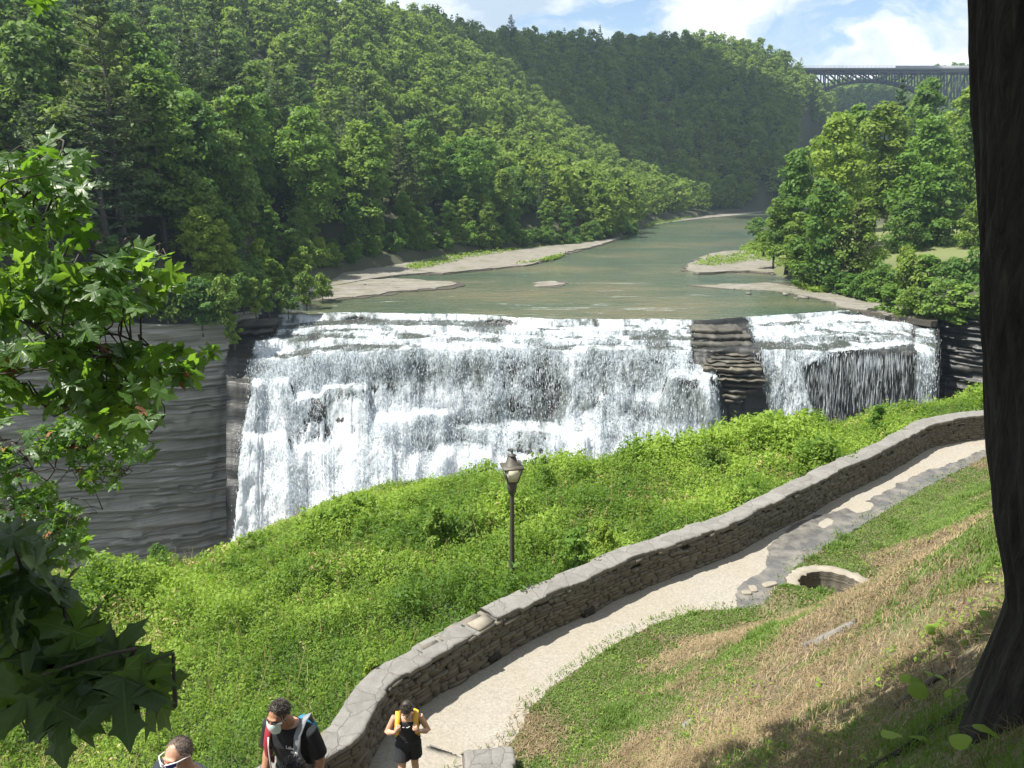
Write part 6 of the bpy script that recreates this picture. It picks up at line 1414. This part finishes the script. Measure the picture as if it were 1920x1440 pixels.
def left_maples():
    t = thing('maple_tree', 'maple boughs with sunlit green lobed leaves hanging against the cliff', 'tree', (-5.2, 3.4, -7.6))
    o0 = np.array(t.location); mb = MB(); mb.tube([(0, 0, -.6), (.1, .1, 3), (.25, .2, 6.2), (.1, .3, 9.5)], (.22, .17, .13, .06), 10)
    for z, p in ((5.4, W(-150, 640, 4.1)), (6.0, W(-130, 420, 4.2)), (4.9, W(-140, 770, 4.3)), (7.3, W(-160, 250, 4.4))): mb.tube([np.array((.2, .2, z)), (np.array((.2, .2, z))+p-o0)/2+(0, 0, .1), p-o0], (.05, .03, .018), 7)
    mb.build('trunk', M_darkbark, t, True)
    br = [([(-150, 640, 4.1), (-40, 575, 4.0), (60, 612, 4.1), (110, 643, 4.15), (200, 668, 4.2), (300, 655, 4.3)], .017), ([(150, 650, 4.2), (200, 628, 4.25), (260, 640, 4.3), (340, 668, 4.4), (395, 672, 4.4)], .008),
          ([(-130, 420, 4.2), (-20, 400, 4.1), (50, 360, 4.1), (90, 320, 4.2), (120, 275, 4.3)], .013), ([(0, 420, 4.0), (60, 420, 4.1), (110, 405, 4.2), (150, 400, 4.3)], .008), ([(-140, 770, 4.3), (-10, 730, 4.2), (60, 745, 4.2), (100, 780, 4.2)], .010),
          ([(60, 612, 4.1), (120, 560, 4.2), (200, 500, 4.3), (290, 470, 4.4), (320, 500, 4.4)], .008), ([(230, 670, 4.2), (240, 740, 4.2), (246, 800, 4.25), (270, 828, 4.25)], .004), ([(110, 643, 4.1), (130, 700, 4.1), (125, 770, 4.1)], .005), ([(-160, 250, 4.4), (-60, 300, 4.3), (20, 320, 4.2)], .010), ([(-160, -160, 4.1), (0, -90, 4.0), (75, -14, 4.0)], .006)]
    U = [(-60, 300), (20, 285), (60, 300), (100, 255), (140, 290), (152, 380), (158, 420), (130, 470), (150, 520), (60, 560), (-60, 560)]
    M1 = [(-60, 520), (100, 545), (180, 475), (235, 445), (318, 490), (322, 540), (280, 560), (240, 600), (190, 610), (120, 645), (-60, 690)]
    M2 = [(60, 650), (170, 612), (250, 640), (330, 650), (395, 650), (400, 680), (340, 715), (290, 722), (265, 790), (220, 806), (150, 775), (100, 790), (70, 745), (100, 690)]
    M3 = [(-60, 690), (40, 690), (50, 760), (0, 790), (-60, 800)]
    bough(t, br, [(U, 240, .118, (3.7, 4.7), .3), (M1, 210, .12, (3.7, 4.7), .5), (M2, 150, .125, (3.8, 4.5), .45), (M3, 45, .12, (3.8, 4.4), .3), ([(262, 815), (290, 820), (292, 850), (268, 850)], 3, .11, (4.2, 4.3), .2), ([(60, -20), (90, -20), (90, -5), (60, -5)], 3, .12, (3.95, 4.05), .1)], 5, M_maple, dead=.012)
    t = thing('maple_sapling', 'twiggy small-leaved maple with bare pale twigs below the larger boughs', 'tree', (-9.6, 7.4, -11.5)); o0 = np.array(t.location)
    mb = MB(); mb.tube([(0, 0, -.8), (.5, .05, 2.4), (1.6, .1, 5.0), (2.6, .2, 6.8)], (.12, .10, .07, .03), 9)
    for p in (W(-70, 900, 7.6), W(-60, 1000, 7.4), W(-60, 830, 7.8)): mb.tube([np.array((1.5, .1, 4.8)), (np.array((1.6, .1, 5))+p-o0)/2, p-o0], (.05, .035, .02), 7)
    mb.build('trunk', M_darkbark, t, True)
    br = [([(-70, 900, 7.6), (20, 870, 7.4), (70, 850, 7.3), (150, 845, 7.2), (230, 830, 7.2)], .016), ([(-60, 1000, 7.4), (40, 940, 7.3), (85, 905, 7.2), (104, 870, 7.2), (105, 810, 7.2)], .018), ([(20, 830, 7.4), (60, 862, 7.3), (90, 855, 7.2), (130, 858, 7.2)], .008), ([(100, 880, 7.2), (170, 882, 7.2), (225, 895, 7.2), (250, 885, 7.2)], .007), ([(40, 940, 7.3), (110, 905, 7.3), (130, 870, 7.3), (160, 860, 7.2)], .006),
          ([(-60, 830, 7.8), (10, 840, 7.5), (35, 845, 7.4)], .010), ([(-60, 1000, 7.4), (60, 1000, 7.2), (120, 985, 7.1), (160, 955, 7.1), (195, 952, 7.1)], .008), ([(20, 1000, 7.3), (50, 1030, 7.2), (70, 1010, 7.2), (110, 1025, 7.1)], .006), ([(60, 960, 7.2), (100, 940, 7.2), (150, 935, 7.1), (185, 962, 7.1)], .005), ([(180, 905, 7.2), (215, 902, 7.2), (235, 884, 7.2)], .004), ([(90, 905, 7.2), (60, 880, 7.2), (30, 828, 7.2), (0, 826, 7.2)], .005)]
    bough(t, br, [([(40, 805), (130, 785), (250, 795), (282, 850), (240, 860), (120, 850), (60, 860)], 330, .09, (6.7, 7.6), .3), ([(-50, 900), (40, 880), (95, 900), (150, 960), (165, 1040), (100, 1055), (-50, 1050)], 430, .09, (6.7, 7.6), .2), ([(130, 860), (230, 856), (225, 905), (150, 925)], 70, .08, (6.8, 7.5), .3), ([(-50, 830), (25, 840), (20, 880), (-50, 880)], 90, .09, (6.8, 7.5), .2)], 9, M_maple, dead=.05)
    t = thing('maple_bough_tree', 'near maple whose dark shaded bough of large leaves crosses the lower corner', 'tree', (-2.9, -1.2, -1.9)); o0 = np.array(t.location)
    mb = MB(); mb.tube([(0, 0, -.6), (.05, .1, 1.2), (0, .2, 3.2), (.1, .4, 6)], (.2, .16, .13, .08), 10)
    p = W(-120, 1000, 1.9); mb.tube([np.array((0, .1, 1.6)), (np.array((0, .1, 1.6))+p-o0)/2+(0, 0, .1), p-o0], (.04, .025, .014), 7); mb.build('trunk', M_darkbark, t, True)
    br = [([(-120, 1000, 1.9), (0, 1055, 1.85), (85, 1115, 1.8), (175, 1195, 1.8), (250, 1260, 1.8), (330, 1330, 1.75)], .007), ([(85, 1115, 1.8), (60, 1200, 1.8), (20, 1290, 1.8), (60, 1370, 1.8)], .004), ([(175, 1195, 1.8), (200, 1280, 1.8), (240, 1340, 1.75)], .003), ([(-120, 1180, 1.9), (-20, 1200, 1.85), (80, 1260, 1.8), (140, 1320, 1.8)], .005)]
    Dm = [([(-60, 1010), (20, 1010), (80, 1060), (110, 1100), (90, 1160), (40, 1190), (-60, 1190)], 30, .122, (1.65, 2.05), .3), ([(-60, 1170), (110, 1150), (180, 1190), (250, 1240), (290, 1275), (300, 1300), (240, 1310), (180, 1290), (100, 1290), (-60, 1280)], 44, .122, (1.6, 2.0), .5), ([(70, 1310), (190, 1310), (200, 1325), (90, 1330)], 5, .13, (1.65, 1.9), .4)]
    PV = bough(t, br, Dm, 13, m_maple('shade_toned_maple_leaf', (.014, .032, .009), (.028, .058, .014), .22, .5)); r = np.random.default_rng(3)  # same maple leaf in a darker colour, deepening the bough's shade
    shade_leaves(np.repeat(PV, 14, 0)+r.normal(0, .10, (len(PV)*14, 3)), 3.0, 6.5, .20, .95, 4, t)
left_maples()
def shade_tree():
    r = np.random.default_rng(17); zc = 4.15; rad = .36
    L = [(1806, -260), (1812, 0), (1815, 200), (1821, 400), (1829, 600), (1841, 800), (1857, 1000), (1869, 1130), (1877, 1210)]
    C = [W(a+rad*(1.0 if b > 300 else .97)/zc*1440+36, b, zc) for a, b in L]; C = np.array(C)
    base = np.array((C[-1][0]+.05, C[-1][1], slope_z(C[-1][:1], C[-1][1:2], True)[0][0]-.05))
    t = thing('shade_tree', 'massive dark tree trunk with flaring roots standing at the edge of the slope', 'tree', tuple(base))
    path = [C[0]+(C[0]-C[1])*2.2]+list(C); path = [p for p in path if p[2] > base[2]+.55]
    path = resample(np.array(path+[np.array((base[0]-.02, base[1], base[2]+.30)), base+(0, 0, .0), base-(0, 0, .5)]), .045)
    n = 170; an = np.arange(n)*2*math.pi/n; V = []
    for p in path:
        h = p[2]-base[2]; fl = math.exp(-max(h, 0)/.17); lob = 1+fl*(.30+.45*np.maximum(0, np.cos((an-math.pi*1.12)*1.0))**3+.45*np.maximum(0, np.cos(an*3+.6))**2)
        rg = .045*np.abs(2*vn(an*n/6/6.283+.8*np.sin(h*1.3), np.full(n, h*.9), 3)-1)+.045*(fbm(an*n/3.2/6.283*1.0, np.full(n, h*2.2), 5, 3)-.5)+.05*(fbm(np.cos(an)*1.5, np.sin(an)*1.5+h*.5, 8, 3)-.5)
        rr = rad*(1.0-.018*h)*lob+rg; V.append(np.column_stack([p[0]+rr*np.cos(an), p[1]+rr*np.sin(an), np.full(n, p[2])]))
    V = np.array(V)-base; m = len(V); k = np.arange(m*n).reshape(m, n); j = np.roll(k, -1, 1); mesh('trunk', V.reshape(-1, 3), np.stack([k[:-1], k[1:], j[1:], j[:-1]], -1).reshape(-1, 4), M_darkbark, t, smooth=True)
    for pts, ra in (([(1800, 1345), (1740, 1378), (1690, 1412), (1640, 1440), (1580, 1475)], .085), ([(1850, 1300), (1800, 1330), (1760, 1340)], .07)):
        Q = np.array([on_slope(a, b)-(0, 0, .03) for a, b in pts]); Q = np.vstack([base+(-.25, -.1, .12), Q]); Q = resample(Q, .04); mb = MB(); mb.tube(Q-base+np.stack([0*Q[:, 0], 0*Q[:, 0], .02*(fbm(np.arange(len(Q))*.3, 0*Q[:, 0], 3)-.5)], 1), np.linspace(ra*1.2, ra*.35, len(Q))*(1+.2*(fbm(np.arange(len(Q))*.25, 0*Q[:, 0], 4)-.5)), 12); mb.build('root', M_darkbark, t, True)
    # crown overhead: what shades the trunk and the ground at its foot
    T = []
    poly = np.array([(1960, 1130), (1880, 1135), (1800, 1185), (1690, 1250), (1600, 1300), (1520, 1340), (1400, 1385), (1260, 1450), (1240, 1500), (1960, 1500)], float)
    for q in r.uniform((1200, 1120), (1960, 1500), (2600, 2)):
        if inpoly(q[:1], q[1:2], poly)[0]: T.append(on_slope(*q))
    T = np.array(T)
    tr = V.reshape(-1, 3)[r.integers(0, m*n, 4200)]+base; tr = tr[tr[:, 2] < 3.2]
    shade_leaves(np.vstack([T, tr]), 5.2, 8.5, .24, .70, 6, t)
    return base
TB = shade_tree()
def broad_weeds():
    "leafy plants at the foot of the trunk"
    r = np.random.default_rng(23)
    for k, (px, py, lf, sz, lab) in enumerate([(1720, 1290, 5, .085, 'round-leaved seedling with bright yellow-green leaves before the big root'), (1850, 1165, 6, .10, 'dark broad-leaved plant peeking from behind the trunk'), (1770, 1200, 4, .09, 'broad-leaved plant in half shade uphill of the dead branch'), (1850, 1290, 5, .085, 'plant with one large dark leaf against the trunk base'), (1760, 1310, 4, .11, 'plant with a big folded grey-green leaf'), (1700, 1420, 3, .12, 'tall dark leaf plant beside the trailing root'), (1850, 1440, 3, .13, 'large pale leaf plant at the very bottom by the trunk')]):
        p = on_slope(px, py); t = thing('leafy_plant', lab, 'plant', tuple(p)); mb = MB(); P, D, N = [], [], []
        for i in range(lf):
            a = r.uniform(0, 6.3); q = np.array((math.cos(a)*.09, math.sin(a)*.09, r.uniform(.06, .17))); mb.tube([(0, 0, -.02), q*.5+(0, 0, .03), q], .003, 5); P.append(q); D.append((math.cos(a), math.sin(a), -.2)); N.append((r.normal(0, .3), r.normal(0, .3)-.2, 1))
        mb.build('stem', M_herb, t); ol = np.array([(0, 0), (.25, .02), (.45, .2), (.5, .45), (.4, .7), (.2, .9), (0, 1.0), (-.2, .9), (-.4, .7), (-.5, .45), (-.45, .2), (-.25, .02)])
        for q, d, n_ in zip(P, D, N):
            d = np.array(d); d /= np.linalg.norm(d); n_ = np.array(n_)-d*(np.array(n_) @ d); n_ /= np.linalg.norm(n_); x = np.cross(d, n_); s = sz*r.uniform(.8, 1.3)
            V = [q+s*(o[0]*x+o[1]*d+(-.25*abs(o[0])-.12*o[1]**2)*n_) for o in ol]+[q+s*(.45*d-.02*n_)]; mesh('leaf', np.array(V), np.array([(i, (i+1) % 12, 12) for i in range(12)]), M_herb, t, smooth=True, attrs={'rnd': ('FACE', np.full(12, r.uniform(.4, 1)))})
    a, b, c = on_slope(1680, 1330)+(0, 0, .02), on_slope(1740, 1290)+(0, 0, .05), on_slope(1790, 1262)+(0, 0, .03); mb = MB(); Q = resample(np.array([a, b, c]), .04); mb.tube(Q, np.linspace(.03, .016, len(Q)), 8); tag(mb.build('dead_branch', M_twig, None, True), 'short bare dead branch lying among weeds by the trunk', 'branch')
broad_weeds()

def canopy_overhead():
    "unseen leaves added to both crowns, above and behind the viewer, to block sky light"
    for nm, x0, x1, n, sd in (('maple_bough_tree', -6.5, -.5, 1500, 5), ('shade_tree', -.5, 7.5, 1700, 7)):
        t = bpy.data.objects[nm]; r = np.random.default_rng(sd); o0 = np.array(t.location)
        P = np.stack([r.uniform(x0, x1, n), r.uniform(-7, 2.3, n), r.uniform(2.2, 6.5, n)], -1); P[:, 2] += .25*np.maximum(0, P[:, 1]); a, b, zc = proj(P); P = P[~((zc > 0) & (b > -90) & (a > -120) & (a < 2040))]
        N = np.array((0, 0, 1.0))+r.normal(0, .4, P.shape); D = r.normal(size=P.shape); V, F, nf = maple_leaves(P, D, N, r.uniform(.28, .44, len(P)), r)
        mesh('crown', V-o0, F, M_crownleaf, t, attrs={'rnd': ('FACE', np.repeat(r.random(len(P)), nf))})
canopy_overhead()
for k, (t, used) in protos.items():
    if not used:
        for c in list(t.children): bpy.data.objects.remove(c)
        bpy.data.objects.remove(t)

# ================================================================== summer haze and the cloud that shades the far ridge
def build_haze():
    mb = MB(); mb.box((75, 460, 28), (1100, 1000, 170))
    m = bpy.data.materials.new('haze_air'); m.use_nodes = True; nt = m.node_tree; nt.nodes.clear()
    out = nt.nodes.new('ShaderNodeOutputMaterial')
    v = nd(nt, 'ShaderNodeVolumePrincipled', {'Color': (.62, .80, 1, 1), 'Density': .00022, 'Anisotropy': .35})
    nt.links.new(v.outputs[0], out.inputs['Volume'])
    struct(mb.build('haze', m), 'stuff')
    m, nt, b = newmat('cloud_white'); setc(nt, b, 'Base Color', (.9, .9, .92)); setc(nt, b, 'Roughness', 1.0)
    mb = MB(); r = np.random.default_rng(3)
    for bx, by, nb, sx, sy, lo, hi in ((95, 470, 17, 70, 48, 24, 46), (225, 720, 9, 60, 50, 30, 50)):  # second group of blobs added to shade the hills beyond the bridge
        base = np.array((bx, by, 20.0)) + np.array(SUN)/SUN.z*560
        for i in range(nb):
            c = base + np.array((r.normal(0, sx), r.normal(0, sy), r.normal(0, 12)+8)); s = r.uniform(lo, hi)
            mb.ell(c, (s*1.4, s*1.1, s*.5), 20, 12)
    struct(mb.build('cloud', m, smooth=True))
build_haze()
